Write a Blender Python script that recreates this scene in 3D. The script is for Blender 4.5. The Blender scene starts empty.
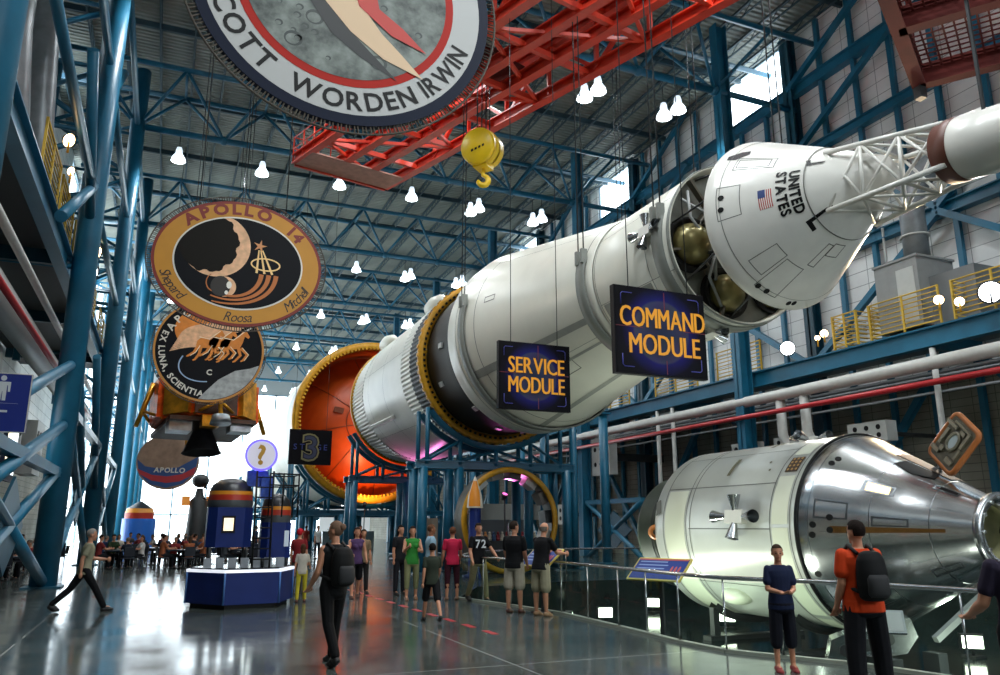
import bpy, bmesh, math, random
from mathutils import Vector, Matrix, Euler, noise
from mathutils.geometry import tessellate_polygon
PI = math.pi
R = math.radians
random.seed(7)
SC = bpy.context.scene
COL = SC.collection
ORG = {}

# ------------------------------------------------------------------ materials
def srgb(h):
    h = h.lstrip('#')
    c = [int(h[i:i+2], 16)/255 for i in (0, 2, 4)]
    return tuple((x/12.92 if x <= .04045 else ((x+.055)/1.055)**2.4) for x in c) + (1,)
MATS = {}
def mat(name, col, rough=.5, metal=0., emit=None, es=0., vary=0., scale=4., bump=0., bscale=30., coat=0., spec=.5, alpha=None):
    if name in MATS: return MATS[name]
    m = bpy.data.materials.new(name); m.use_nodes = True
    nt = m.node_tree; b = nt.nodes['Principled BSDF']
    c = srgb(col) if isinstance(col, str) else col
    b.inputs['Base Color'].default_value = c
    b.inputs['Roughness'].default_value = rough
    b.inputs['Metallic'].default_value = metal
    b.inputs['Specular IOR Level'].default_value = spec
    b.inputs['Coat Weight'].default_value = coat
    if emit:
        b.inputs['Emission Color'].default_value = srgb(emit)
        b.inputs['Emission Strength'].default_value = es
    if vary or bump:
        tc = nt.nodes.new('ShaderNodeTexCoord')
    if vary:
        n = nt.nodes.new('ShaderNodeTexNoise'); n.inputs['Scale'].default_value = scale; n.inputs['Detail'].default_value = 5
        nt.links.new(tc.outputs['Object'], n.inputs['Vector'])
        r = nt.nodes.new('ShaderNodeValToRGB')
        r.color_ramp.elements[0].position = .3; r.color_ramp.elements[1].position = .7
        r.color_ramp.elements[0].color = tuple(x*(1-vary) for x in c[:3]) + (1,)
        r.color_ramp.elements[1].color = tuple(min(1, x*(1+vary*.6)) for x in c[:3]) + (1,)
        nt.links.new(n.outputs['Fac'], r.inputs['Fac']); nt.links.new(r.outputs['Color'], b.inputs['Base Color'])
    if bump:
        n2 = nt.nodes.new('ShaderNodeTexNoise'); n2.inputs['Scale'].default_value = bscale; n2.inputs['Detail'].default_value = 3
        nt.links.new(tc.outputs['Object'], n2.inputs['Vector'])
        bp = nt.nodes.new('ShaderNodeBump'); bp.inputs['Strength'].default_value = bump; bp.inputs['Distance'].default_value = .02
        nt.links.new(n2.outputs['Fac'], bp.inputs['Height']); nt.links.new(bp.outputs['Normal'], b.inputs['Normal'])
    MATS[name] = m
    return m
def lined(name, col, line, scale, axis=2, width=.06, rough=.6, col2=None, axis2=None, scale2=1., width2=.03, vary=.15, bump=.3):
    """flat colour with thin dark joints every 1/scale metres along an axis (and a second axis)"""
    m = bpy.data.materials.new(name); m.use_nodes = True
    nt = m.node_tree; b = nt.nodes['Principled BSDF']; N = nt.nodes.new; L = nt.links.new
    tc = N('ShaderNodeTexCoord'); sp = N('ShaderNodeSeparateXYZ'); L(tc.outputs['Object'], sp.inputs[0])
    def joint(ax, sc, w):
        mu = N('ShaderNodeMath'); mu.operation = 'MULTIPLY'; mu.inputs[1].default_value = sc; L(sp.outputs[ax], mu.inputs[0])
        fr = N('ShaderNodeMath'); fr.operation = 'FRACT'; L(mu.outputs[0], fr.inputs[0])
        lt = N('ShaderNodeMath'); lt.operation = 'LESS_THAN'; lt.inputs[1].default_value = w; L(fr.outputs[0], lt.inputs[0])
        return lt
    j = joint(axis, scale, width)
    if axis2 is not None:
        j2 = joint(axis2, scale2, width2)
        mx = N('ShaderNodeMath'); mx.operation = 'MAXIMUM'; L(j.outputs[0], mx.inputs[0]); L(j2.outputs[0], mx.inputs[1]); j = mx
    n = N('ShaderNodeTexNoise'); n.inputs['Scale'].default_value = .7; n.inputs['Detail'].default_value = 6
    L(tc.outputs['Object'], n.inputs['Vector'])
    c = srgb(col)
    r = N('ShaderNodeValToRGB'); r.color_ramp.elements[0].position = .3; r.color_ramp.elements[1].position = .7
    r.color_ramp.elements[0].color = tuple(x*(1-vary) for x in c[:3])+(1,); r.color_ramp.elements[1].color = tuple(min(1, x*(1+vary)) for x in c[:3])+(1,)
    L(n.outputs['Fac'], r.inputs['Fac'])
    mix = N('ShaderNodeMix'); mix.data_type = 'RGBA'; L(j.outputs[0], mix.inputs['Factor']); L(r.outputs['Color'], mix.inputs[6]); mix.inputs[7].default_value = srgb(line)
    L(mix.outputs[2], b.inputs['Base Color']); b.inputs['Roughness'].default_value = rough
    if bump:
        bp = N('ShaderNodeBump'); bp.inputs['Strength'].default_value = bump; bp.inputs['Distance'].default_value = .03; bp.invert = True
        L(j.outputs[0], bp.inputs['Height']); L(bp.outputs['Normal'], b.inputs['Normal'])
    return m
BLUE = mat('blue_steel_paint', '#1a6684', .38, vary=.18, scale=1.3)
BLUED = mat('blue_steel_dark', '#124a5e', .45, vary=.25, scale=2)
RED = mat('crane_red', '#c8361f', .4, vary=.2, scale=1.5)
REDD = mat('crane_dark_red', '#5a1610', .85, vary=.3, scale=1.5)
REDP = mat('red_pipe', '#b0242a', .35)
WHITE = mat('rocket_white', '#e2e2d6', .33, vary=.05, scale=1.2)
WHITE2 = mat('capsule_white', '#e4e3dc', .3, vary=.05, scale=2.5)
PGREY = mat('panel_grey', '#9b9e98', .45, vary=.1)
SEAM = mat('seam_grey', '#6f716c', .6)
YEL = mat('ring_yellow', '#d39a1c', .4, vary=.2, scale=5)
YELB = mat('hook_yellow', '#e8c117', .35, vary=.08, scale=3)
BLK = mat('black_paint', '#0b0c0d', .5, spec=.25)
DARK = mat('dark_grey', '#26292b', .5, vary=.2)
DKG = mat('bell_green_grey', '#363f37', .5, vary=.25, scale=2)
ORG_M = mat('dome_orange', '#c04c12', .38, vary=.28, scale=.6, bump=.1, bscale=2)
GREY = mat('plain_grey', '#8a8d8c', .5, vary=.08)
LGREY = mat('light_grey', '#b9bcb8', .45, vary=.06)
DUCT = mat('duct_grey', '#7d8285', .4, metal=.3, vary=.2, scale=3)
CABLE = mat('steel_cable', '#3a3d3f', .4, metal=.6)
CHROME = mat('polished_foil', '#e6e9eb', .2, metal=1., vary=.12, scale=1.6, bump=.22, bscale=2.2)
STEEL = mat('brushed_steel', '#b5b9bc', .25, metal=1.)
SUPP = mat('strap_grey', '#7f837d', .5, vary=.1)
OLIVE = mat('tank_bronze', '#7d7448', .3, metal=.45, vary=.25, scale=3)
WPANEL = mat('cream_panel', '#dfe3cf', .4)
NAVY = mat('navy', '#0e1b35', .5)
NAVYB = mat('kiosk_blue', '#0f2668', .45, vary=.12, scale=3, spec=.3)
GOLD = mat('gold_foil', '#eaa02c', .3, metal=.75, vary=.5, scale=2.2, bump=1., bscale=7)
ORFOIL = mat('orange_foil', '#e05a14', .3, metal=.5, vary=.55, scale=2.2, bump=1., bscale=9)
BRFOIL = mat('brown_foil', '#4b2f1f', .45, metal=.3, vary=.5, scale=2, bump=.6, bscale=6)
SILFOIL = mat('silver_foil', '#aab0b6', .3, metal=.8, vary=.3, scale=3, bump=.8, bscale=8)
SIGNK = mat('sign_black', '#0a0910', .5, spec=.15)
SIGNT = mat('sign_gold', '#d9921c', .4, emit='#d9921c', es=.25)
LAMPG = mat('lamp_glass', '#ffffff', .3, emit='#f4fbff', es=9.)
WARM = mat('warm_lamp_glass', '#ffffff', .3, emit='#ffd9a0', es=9.)
FLOODG = mat('flood_glass', '#ffffff', .3, emit='#f3ffe2', es=8.)
PIPEW = mat('white_pipe', '#c3c5c0', .4, vary=.08)
def glassy(name, tint=(.9, 1, .95, 1), fac=1., rough=.0, base=.04):
    m = bpy.data.materials.new(name); m.use_nodes = True
    nt = m.node_tree; N = nt.nodes.new; L = nt.links.new
    nt.nodes.remove(nt.nodes['Principled BSDF']); out = nt.nodes['Material Output']
    t = N('ShaderNodeBsdfTransparent'); t.inputs[0].default_value = tint
    g = N('ShaderNodeBsdfGlossy'); g.inputs['Roughness'].default_value = rough
    lw = N('ShaderNodeLayerWeight'); lw.inputs[0].default_value = .5; pw = N('ShaderNodeMath'); pw.operation = 'POWER'; pw.inputs[1].default_value = 5; L(lw.outputs['Facing'], pw.inputs[0]); fr = N('ShaderNodeMath'); fr.operation = 'MULTIPLY_ADD'; fr.inputs[1].default_value = .6; fr.inputs[2].default_value = .04; L(pw.outputs[0], fr.inputs[0])
    mx = N('ShaderNodeMixShader'); L(fr.outputs[0], mx.inputs[0]); L(t.outputs[0], mx.inputs[1]); L(g.outputs[0], mx.inputs[2])
    L(mx.outputs[0], out.inputs['Surface'])
    return m
GLASS = glassy('barrier_glass', (.84, .95, .9, 1))
WGLASS = glassy('window_glass', (.97, .99, 1, 1))

# ------------------------------------------------------------------ mesh builder
class MB:
    def __init__(s): s.v = []; s.f = []; s.mi = []; s.sm = []
    def add(s, vs, fs, m=0, smooth=False):
        o = len(s.v); s.v += [Vector(v) for v in vs]
        for f in fs: s.f.append([i+o for i in f]); s.mi.append(m); s.sm.append(smooth)
        return s
    def box(s, x0, x1, y0, y1, z0, z1, m=0):
        vs = [(x, y, z) for z in (z0, z1) for y in (y0, y1) for x in (x0, x1)]
        return s.add(vs, [(0, 2, 3, 1), (4, 5, 7, 6), (0, 1, 5, 4), (2, 6, 7, 3), (0, 4, 6, 2), (1, 3, 7, 5)], m)
    def obox(s, c, d, rot=(0, 0, 0), m=0, taper=1.):
        M = Euler(rot).to_matrix(); c = Vector(c)
        vs = []
        for z in (-1, 1):
            k = taper if z > 0 else 1
            for y in (-1, 1):
                for x in (-1, 1): vs.append(c + M @ Vector((x*d[0]/2*k, y*d[1]/2*k, z*d[2]/2)))
        return s.add(vs, [(0, 2, 3, 1), (4, 5, 7, 6), (0, 1, 5, 4), (2, 6, 7, 3), (0, 4, 6, 2), (1, 3, 7, 5)], m)
    def bar(s, a, b, w, h, m=0, up=(0, 0, 1)):
        a, b = Vector(a), Vector(b); d = (b-a).normalized(); u = Vector(up)
        if abs(d.dot(u)) > .98: u = Vector((0, 1, 0))
        x = d.cross(u).normalized(); z = x.cross(d)
        vs = [p + x*i*w/2 + z*j*h/2 for p in (a, b) for i, j in ((-1, -1), (1, -1), (1, 1), (-1, 1))]
        return s.add(vs, [(3, 2, 1, 0), (4, 5, 6, 7), (0, 1, 5, 4), (1, 2, 6, 5), (2, 3, 7, 6), (3, 0, 4, 7)], m)
    def ibeam(s, a, b, w, h, t=.05, m=0):
        a, b = Vector(a), Vector(b)
        o = Vector((0, 0, h/2-t/2))
        s.bar(a+o, b+o, w, t, m); s.bar(a-o, b-o, w, t, m); s.bar(a, b, t, h-t, m); return s
    def tube(s, a, b, r, n=8, r2=None, m=0, cap=True, smooth=True):
        a, b = Vector(a), Vector(b); r2 = r if r2 is None else r2
        d = (b-a).normalized(); u = Vector((0, 0, 1)) if abs(d.z) < .95 else Vector((0, 1, 0))
        x = d.cross(u).normalized(); y = x.cross(d)
        vs = [p + (x*math.cos(2*PI*i/n) + y*math.sin(2*PI*i/n))*q for p, q in ((a, r), (b, r2)) for i in range(n)]
        s.add(vs, [(i, i+n, (i+1) % n+n, (i+1) % n) for i in range(n)], m, smooth)
        if cap:
            s.add(vs[:n], [tuple(range(n))], m); s.add(vs[n:], [tuple(reversed(range(n)))], m)
        return s
    def path(s, pts, r, n=6, m=0, closed=False):
        pts = [Vector(p) for p in pts]; k = len(pts)
        rs = r if isinstance(r, (list, tuple)) else [r]*k
        tang = []
        for i in range(k):
            if closed: t = pts[(i+1) % k]-pts[i-1]
            else: t = pts[min(i+1, k-1)]-pts[max(i-1, 0)]
            tang.append(t.normalized() if t.length > 1e-9 else Vector((0, 0, 1)))
        u = Vector((0, 0, 1)) if abs(tang[0].z) < .9 else Vector((1, 0, 0))
        vs = []; x = tang[0].cross(u).normalized()
        for i in range(k):
            x = (x - tang[i]*x.dot(tang[i]))
            x = x.normalized() if x.length > 1e-6 else tang[i].orthogonal().normalized()
            y = tang[i].cross(x)
            vs += [pts[i]+(x*math.cos(2*PI*j/n)+y*math.sin(2*PI*j/n))*rs[i] for j in range(n)]
        fs = []
        for i in range(k if closed else k-1):
            for j in range(n):
                a = i*n+j; b = i*n+(j+1) % n; c = ((i+1) % k)*n+(j+1) % n; d = ((i+1) % k)*n+j
                fs.append((a, b, c, d))
        s.add(vs, fs, m, True)
        if not closed:
            s.add(vs[:n], [tuple(reversed(range(n)))], m); s.add(vs[-n:], [tuple(range(n))], m)
        return s
    def lathe(s, prof, M=None, n=48, a0=0., a1=2*PI, m=0, smooth=True, mi=None):
        """prof: (axial, radius) pairs; local axis = +Z, transformed by M"""
        M = M or Matrix(); full = abs(a1-a0-2*PI) < 1e-6; k = n if full else n+1
        vs = []
        for h, r in prof:
            for i in range(k):
                a = a0+(a1-a0)*i/n
                vs.append(M @ Vector((r*math.cos(a), r*math.sin(a), h)))
        for j in range(len(prof)-1):
            fs = []
            for i in range(n):
                i2 = (i+1) % k
                fs.append((j*k+i, j*k+i2, (j+1)*k+i2, (j+1)*k+i))
            o = len(s.v) if j == 0 else o
            if j == 0: s.v += vs
            for f in fs: s.f.append([q+o for q in f]); s.mi.append(mi[j] if mi else m); s.sm.append(smooth)
        return s
    def sphere(s, c, r, n=16, k=10, m=0, M=None):
        c = Vector(c); rr = r if isinstance(r, (tuple, list)) else (r, r, r)
        vs = []; fs = []
        for i in range(k+1):
            t = PI*i/k
            for j in range(n):
                p = Vector((rr[0]*math.sin(t)*math.cos(2*PI*j/n), rr[1]*math.sin(t)*math.sin(2*PI*j/n), rr[2]*math.cos(t)))
                if M: p = M @ p
                vs.append(c+p)
        for i in range(k):
            for j in range(n): fs.append((i*n+j, (i+1)*n+j, (i+1)*n+(j+1) % n, i*n+(j+1) % n))
        return s.add(vs, fs, m, True)
    def loft(s, rings, n=18, m=0, T=None):
        """rings: (z, a, b, y offset) stacked ellipses, closed at both ends"""
        vs = []
        for z, a, b, y in rings:
            for i in range(n):
                p = Vector((a*math.cos(2*PI*i/n), y+b*math.sin(2*PI*i/n), z)); vs.append(T @ p if T else p)
        k = len(rings); fs = [(j*n+i, j*n+(i+1) % n, (j+1)*n+(i+1) % n, (j+1)*n+i) for j in range(k-1) for i in range(n)]
        fs += [tuple(reversed(range(n))), tuple(range((k-1)*n, k*n))]
        return s.add(vs, fs, m, True)
    def poly(s, pts, m=0): return s.add(pts, [tuple(range(len(pts)))], m)
    def flat(s, pts2, F, z=0., m=0):
        """filled 2D outline in frame F (Matrix), any shape"""
        tr = tessellate_polygon([[Vector((p[0], p[1], 0)) for p in pts2]])
        return s.add([F @ Vector((p[0], p[1], z)) for p in pts2], [t for t in tr], m)
    def prism(s, pts2, F, z0, z1, m=0):
        n = len(pts2)
        s.flat(pts2, F, z0, m); s.flat(pts2, F, z1, m)
        vs = [F @ Vector((p[0], p[1], z)) for z in (z0, z1) for p in pts2]
        return s.add(vs, [(i, (i+1) % n, (i+1) % n+n, i+n) for i in range(n)], m)
    def build(s, name, mats, parent=None, origin=None):
        me = bpy.data.meshes.new(name)
        vs = s.v
        if parent is not None: o = ORG[parent.name]
        elif origin is not None: o = Vector(origin)
        else:
            lo = Vector([min(v[i] for v in vs) for i in range(3)]); hi = Vector([max(v[i] for v in vs) for i in range(3)])
            o = Vector(((lo.x+hi.x)/2, (lo.y+hi.y)/2, lo.z))
        me.from_pydata([tuple(v-o) for v in vs], [], [tuple(f) for f in s.f])
        ml = mats if isinstance(mats, (list, tuple)) else [mats]
        for q in ml: me.materials.append(q)
        me.polygons.foreach_set('material_index', s.mi); me.polygons.foreach_set('use_smooth', s.sm)
        bm = bmesh.new(); bm.from_mesh(me); bmesh.ops.remove_doubles(bm, verts=bm.verts, dist=1e-5)
        bmesh.ops.recalc_face_normals(bm, faces=bm.faces); bm.to_mesh(me); bm.free()
        me.update()
        ob = bpy.data.objects.new(name, me); COL.objects.link(ob)
        if parent is not None: ob.parent = parent; ORG[ob.name] = o
        else: ob.location = o; ORG[ob.name] = o
        return ob
def sharp(ob, ang=35):
    try: ob.data.set_sharp_from_angle(angle=R(ang))
    except Exception: pass
    return ob
def frame(o, x, y):
    x = Vector(x).normalized(); y = Vector(y); z = x.cross(y).normalized(); y = z.cross(x)
    M = Matrix((x, y, z)).transposed().to_4x4(); M.translation = Vector(o); return M
def tag(o, label=None, cat=None, group=None, kind=None):
    if label: o['label'] = label
    if cat: o['category'] = cat
    if group: o['group'] = group
    if kind: o['kind'] = kind
    return o
def thing(name, label, cat, loc=(0, 0, 0), group=None, rz=0., kind=None):
    o = bpy.data.objects.new(name, None); COL.objects.link(o); o.empty_display_size = .2
    o.location = loc; o.rotation_euler = (0, 0, rz); ORG[o.name] = Vector(loc) if rz == 0 else Vector((0, 0, 0))
    return tag(o, label, cat, group, kind)
def local_thing(name, label, cat, loc, rz=0., group=None, kind=None):
    """parts are written in local coordinates round the origin"""
    o = thing(name, label, cat, loc, group, rz, kind); ORG[o.name] = Vector((0, 0, 0)); return o
def dup(o, loc=None, rz=None, label=None, group=None, parent=None):
    c = o.copy(); COL.objects.link(c)
    if parent is not None: c.parent = parent
    if loc is not None: c.location = loc
    if rz is not None: c.rotation_euler = (0, 0, rz)
    if label: c['label'] = label
    if group: c['group'] = group
    for ch in list(o.children): dup(ch, parent=c)
    return c
ORDS = ['first', 'second', 'third', 'fourth', 'fifth', 'sixth', 'seventh', 'eighth', 'ninth', 'tenth', 'eleventh', 'twelfth']

# ------------------------------------------------------------------ text
_glyph = {}
def glyph(ch, off=0.0):
    key = (ch, off)
    if key in _glyph: return _glyph[key]
    cu = bpy.data.curves.new('g', 'FONT'); cu.body = ch; cu.size = 1; cu.offset = off; cu.resolution_u = 3
    ob = bpy.data.objects.new('g', cu); COL.objects.link(ob)
    dg = bpy.context.evaluated_depsgraph_get(); dg.update()
    me = bpy.data.meshes.new_from_object(ob.evaluated_get(dg))
    vs = [v.co.copy() for v in me.vertices]; fs = [tuple(p.vertices) for p in me.polygons]
    bpy.data.objects.remove(ob); bpy.data.curves.remove(cu); bpy.data.meshes.remove(me)
    if vs:
        x0 = min(v.x for v in vs); x1 = max(v.x for v in vs)
        vs = [Vector((v.x-x0, v.y, 0)) for v in vs]; w = x1-x0
    else: w = .28
    _glyph[key] = (vs, fs, w); return _glyph[key]
def text_verts(s, size=1., off=0., gap=.09, sx=1., shear=0.):
    """flat list of (verts, faces) centred on x, baseline y=0, cap height = .7*size"""
    out = []; x = 0
    for ch in s:
        v, f, w = glyph(ch, off)
        if ch != ' ': out.append(([Vector(((x+p.x)*size*sx + p.y*size*shear, p.y*size, 0)) for p in v], f))
        x += w+gap
    W = (x-gap)*size*sx
    return [([Vector((p.x-W/2, p.y, 0)) for p in v], f) for v, f in out], W
def put_text(mb, s, F, x, y, size, m=0, z=.003, off=0., gap=.09, sx=1., shear=0.):
    for v, f in text_verts(s, size, off, gap, sx, shear)[0]:
        mb.add([F @ Vector((x+p.x, y+p.y, z)) for p in v], f, m)
def arc_text(mb, s, F, cx, cy, rx, ry, a_mid, size, m=0, z=.004, inward=False, off=0., gap=.12, sx=1., shear=0., up_out=True, span=None):
    """letters along an ellipse; up_out: tops point away from the centre (clockwise reading)"""
    items = []; x = 0
    for ch in s:
        v, f, w = glyph(ch, off); items.append((x+w/2, ch)); x += w+gap
    if span: sx = span*(rx+ry)/2/((x-gap)*size)
    tot = (x-gap)*size*sx; rr = (rx+ry)/2
    for xc, ch in items:
        if ch == ' ': continue
        d = (xc*size*sx-tot/2)
        # walk along the ellipse
        a = a_mid; step = -d/40 if up_out else d/40
        for _ in range(40):
            ds = math.hypot(rx*math.sin(a), ry*math.cos(a)); a += step/ds
        px, py = cx+rx*math.cos(a), cy+ry*math.sin(a)
        nx, ny = math.cos(a)/rx, math.sin(a)/ry; l = math.hypot(nx, ny); nx /= l; ny /= l
        if not up_out: nx, ny = -nx, -ny
        tx, ty = ny, -nx
        v, f, w = glyph(ch, off)
        P = []
        for p in v:
            u = (p.x-w/2)*size*sx + (p.y)*size*shear; h = p.y*size
            P.append(F @ Vector((px+tx*u+nx*h, py+ty*u+ny*h, z)))
        mb.add(P, f, m)

# ------------------------------------------------------------------ camera
cam_d = bpy.data.cameras.new('camera'); cam = bpy.data.objects.new('camera', cam_d); COL.objects.link(cam)
cam.location = (0, 0, 1.7)
cam_d.sensor_width = 36; cam_d.lens = 36*.782; cam_d.clip_end = 500
cam.rotation_euler = (R(90+13.5525), 0, R(-22.9126))
SC.camera = cam
SC.view_settings.view_transform = 'Standard'; SC.view_settings.look = 'None'; SC.view_settings.gamma = 1
SC.view_settings.use_curve_mapping = False; SC.view_settings.exposure = 0.2
try:
    SC.cycles.max_bounces = 7; SC.cycles.diffuse_bounces = 3; SC.cycles.glossy_bounces = 4; SC.cycles.transparent_max_bounces = 12
    SC.cycles.sample_clamp_indirect = 6; SC.cycles.use_denoising = True; SC.cycles.caustics_reflective = False; SC.cycles.caustics_refractive = False
except Exception: pass
# ------------------------------------------------------------------ world and lamps
w = bpy.data.worlds.new('sky'); SC.world = w; w.use_nodes = True
bg = w.node_tree.nodes['Background']; bg.inputs[0].default_value = (.86, .95, 1, 1); bg.inputs[1].default_value = 6.5
def light(kind, loc, target, energy, color=(1, 1, 1), size=.5, spot=60, blend=.5, name='light'):
    d = bpy.data.lights.new(name, kind); o = bpy.data.objects.new(name, d); COL.objects.link(o)
    o.location = loc; d.energy = energy; d.color = color
    if kind == 'SPOT': d.spot_size = R(spot); d.spot_blend = blend; d.shadow_soft_size = size
    elif kind == 'AREA': d.size = size
    else: d.shadow_soft_size = size
    if target is not None:
        o.rotation_euler = (Vector(target)-Vector(loc)).to_track_quat('-Z', 'Y').to_euler()
    return o
# ------------------------------------------------------------------ setting
PITZ = -.9
KERB = [(6.75, 18.6), (7.2, 16.4), (7.5, 14.6), (7.42, 12.3), (7.32, 10.4), (7.38, 9.4), (7.75, 8.7), (8.2, 7.9), (8.5, 6.6), (8.8, 4.5), (9.2, -1.5)]
PIT = KERB + [(21.2, -1.5), (21.2, 23.0), (12, 23.0), (8.6, 22.0)]
FLOORM = bpy.data.materials.new('polished_floor'); FLOORM.use_nodes = True
def _floor():
    nt = FLOORM.node_tree; b = nt.nodes['Principled BSDF']; N = nt.nodes.new; L = nt.links.new
    tc = N('ShaderNodeTexCoord'); n = N('ShaderNodeTexNoise'); n.inputs['Scale'].default_value = .5; n.inputs['Detail'].default_value = 8; n.inputs['Roughness'].default_value = .65
    L(tc.outputs['Object'], n.inputs['Vector'])
    r = N('ShaderNodeValToRGB'); r.color_ramp.elements[0].color = (.042, .053, .05, 1); r.color_ramp.elements[1].color = (.095, .112, .105, 1)
    r.color_ramp.elements[0].position = .35; r.color_ramp.elements[1].position = .68
    L(n.outputs['Fac'], r.inputs['Fac'])
    sp = N('ShaderNodeSeparateXYZ'); L(tc.outputs['Object'], sp.inputs[0])
    last = None
    for ax, sc, off in ((0, 1/6.1, .3), (1, 1/6.1, .42)):
        mu = N('ShaderNodeMath'); mu.operation = 'MULTIPLY_ADD'; mu.inputs[1].default_value = sc; mu.inputs[2].default_value = off; L(sp.outputs[ax], mu.inputs[0])
        fr = N('ShaderNodeMath'); fr.operation = 'FRACT'; L(mu.outputs[0], fr.inputs[0])
        lt = N('ShaderNodeMath'); lt.operation = 'LESS_THAN'; lt.inputs[1].default_value = .0035; L(fr.outputs[0], lt.inputs[0])
        if last: mx = N('ShaderNodeMath'); mx.operation = 'MAXIMUM'; L(last.outputs[0], mx.inputs[0]); L(lt.outputs[0], mx.inputs[1]); last = mx
        else: last = lt
    mix = N('ShaderNodeMix'); mix.data_type = 'RGBA'; L(last.outputs[0], mix.inputs['Factor']); L(r.outputs['Color'], mix.inputs[6]); mix.inputs[7].default_value = (.34, .36, .35, 1)
    L(mix.outputs[2], b.inputs['Base Color'])
    n2 = N('ShaderNodeTexNoise'); n2.inputs['Scale'].default_value = 1.3; n2.inputs['Detail'].default_value = 6; L(tc.outputs['Object'], n2.inputs['Vector'])
    mr = N('ShaderNodeMapRange'); mr.inputs[1].default_value = .3; mr.inputs[2].default_value = .7; mr.inputs[3].default_value = .09; mr.inputs[4].default_value = .2
    L(n2.outputs['Fac'], mr.inputs[0]); L(mr.outputs[0], b.inputs['Roughness'])
    bp = N('ShaderNodeBump'); bp.inputs['Strength'].default_value = .06; bp.inputs['Distance'].default_value = .02; L(n2.outputs['Fac'], bp.inputs['Height']); L(bp.outputs['Normal'], b.inputs['Normal'])
    b.inputs['Specular IOR Level'].default_value = 1.
_floor()
XL, XR, Y0, Y1 = -7.5, 27., -9., 118.
mb = MB()
out = [Vector((XL, Y0, 0)), Vector((XR, Y0, 0)), Vector((XR, Y1, 0)), Vector((XL, Y1, 0))]
hole = [Vector((x, y, 0)) for x, y in PIT]
tr = tessellate_polygon([out, hole]); mb.add(out+hole, [tuple(t) for t in tr])
fl = mb.build('floor', FLOORM, origin=(0, 0, 0)); tag(fl, 'dark polished concrete hall floor with pale joints', kind='structure')
mb = MB(); n = len(PIT)
mb.add([(x, y, z) for z in (PITZ, 0) for x, y in PIT], [(i, (i+1) % n, (i+1) % n+n, i+n) for i in range(n)])
tr = tessellate_polygon([[Vector((x, y, 0)) for x, y in PIT]]); mb.add([(x, y, PITZ) for x, y in PIT], [tuple(t) for t in tr])
PITM = mat('pit_floor_gloss', '#23302e', .12, vary=.3, scale=.8, spec=.8)
o = mb.build('floor_pit', PITM, origin=(14, 10, PITZ)); tag(o, 'sunken glossy dark floor below the silver capsule', kind='structure')
# raised kerb trim
mb = MB()
KM = mat('kerb_stone', '#9fa79a', .35)
for (a, b) in zip(KERB, KERB[1:]): mb.bar((a[0], a[1], .02), (b[0], b[1], .02), .10, .05)
for (a, b) in zip(KERB, KERB[1:]): mb.tube((a[0], a[1], .02), (a[0], a[1], .045), .05, 8)
tag(mb.build('trim_1', KM), 'pale kerb strip along the edge of the pit', kind='structure')

# right wall with clerestory openings
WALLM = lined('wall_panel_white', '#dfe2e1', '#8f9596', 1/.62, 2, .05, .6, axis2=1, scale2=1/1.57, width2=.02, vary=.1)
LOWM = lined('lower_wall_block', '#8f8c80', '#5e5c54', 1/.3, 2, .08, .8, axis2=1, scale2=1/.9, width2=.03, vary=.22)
BAY = 14.15; COLY = [12.2+BAY*k for k in range(8)]       # 12.2, 26.35 ...
def wall_side(name, x, t, ytop):
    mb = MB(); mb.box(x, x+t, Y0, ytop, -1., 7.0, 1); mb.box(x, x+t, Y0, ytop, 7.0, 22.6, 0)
    y = Y0
    wins = []
    for c in [c for c in COLY if c+5.3 < ytop]:
        a, b = c+.25, c+5.2
        mb.box(x, x+t, y, a, 22.6, 25.6, 0); y = b; wins.append((a, b))
    mb.box(x, x+t, y, ytop, 22.6, 25.6, 0)
    tag(mb.build(name, [WALLM, LOWM], origin=(x, 50, 0)), 'tall pale panelled hall wall above a darker lower band', kind='structure')
    return wins
WINF = mat('window_frame_grey', '#7c93a0', .4)
winn = 0
wins = wall_side('wall_right', XR, .3, Y1)
wins_l = wall_side('wall_left', XL-.3, .3, 61.0)
for sx, ws in ((XR+.15, wins), (XL-.15, wins_l)):
    for a, b in ws:
        winn += 1
        root = thing('window_%d' % winn, None, None, (sx, (a+b)/2, 22.6)); tag(root, kind='structure')
        m2 = MB()
        for p in ((a, b, 22.6, 22.7), (a, b, 25.5, 25.6)): m2.box(sx-.06, sx+.06, p[0], p[1], p[2], p[3])
        for yy in (a, b-.1): m2.box(sx-.06, sx+.06, yy, yy+.1, 22.7, 25.5)
        m2.build('window_frame', WINF, root)
        MB().box(sx-.01, sx+.01, a+.1, b-.1, 22.7, 25.5).build('window_pane', WGLASS, root)
# end glass wall: open glazing with mullions
mb = MB(); mb.box(XL, XR, Y1, Y1+.3, 20.5, 25.6)
tag(mb.build('wall_far', WALLM, origin=(8, Y1, 0)), 'pale wall strip over the glass end of the hall', kind='structure')
root = thing('window_0', None, None, (8, Y1, 0)); tag(root, kind='structure')
for k in range(9):
    x = XL+.1+k*(XR-XL-.2)/8
    MB().box(x-.12, x+.12, Y1, Y1+.2, 0, 20.5).build('mullion', WINF, root)
for z in (3.2, 20.4): MB().box(XL, XR, Y1, Y1+.2, z-.1, z+.1).build('transom', WINF, root)
MB().box(XL, XR, Y1+.08, Y1+.1, 0, 20.5).build('window_pane', WGLASS, root)
# ground outside
tag(MB().box(-60, 80, Y1+.3, 260, -.12, -.02).build('ground_outside', mat('pale_ground', '#c9cbc6', .8)), 'pale paving outside beyond the glass end', kind='structure')
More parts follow.
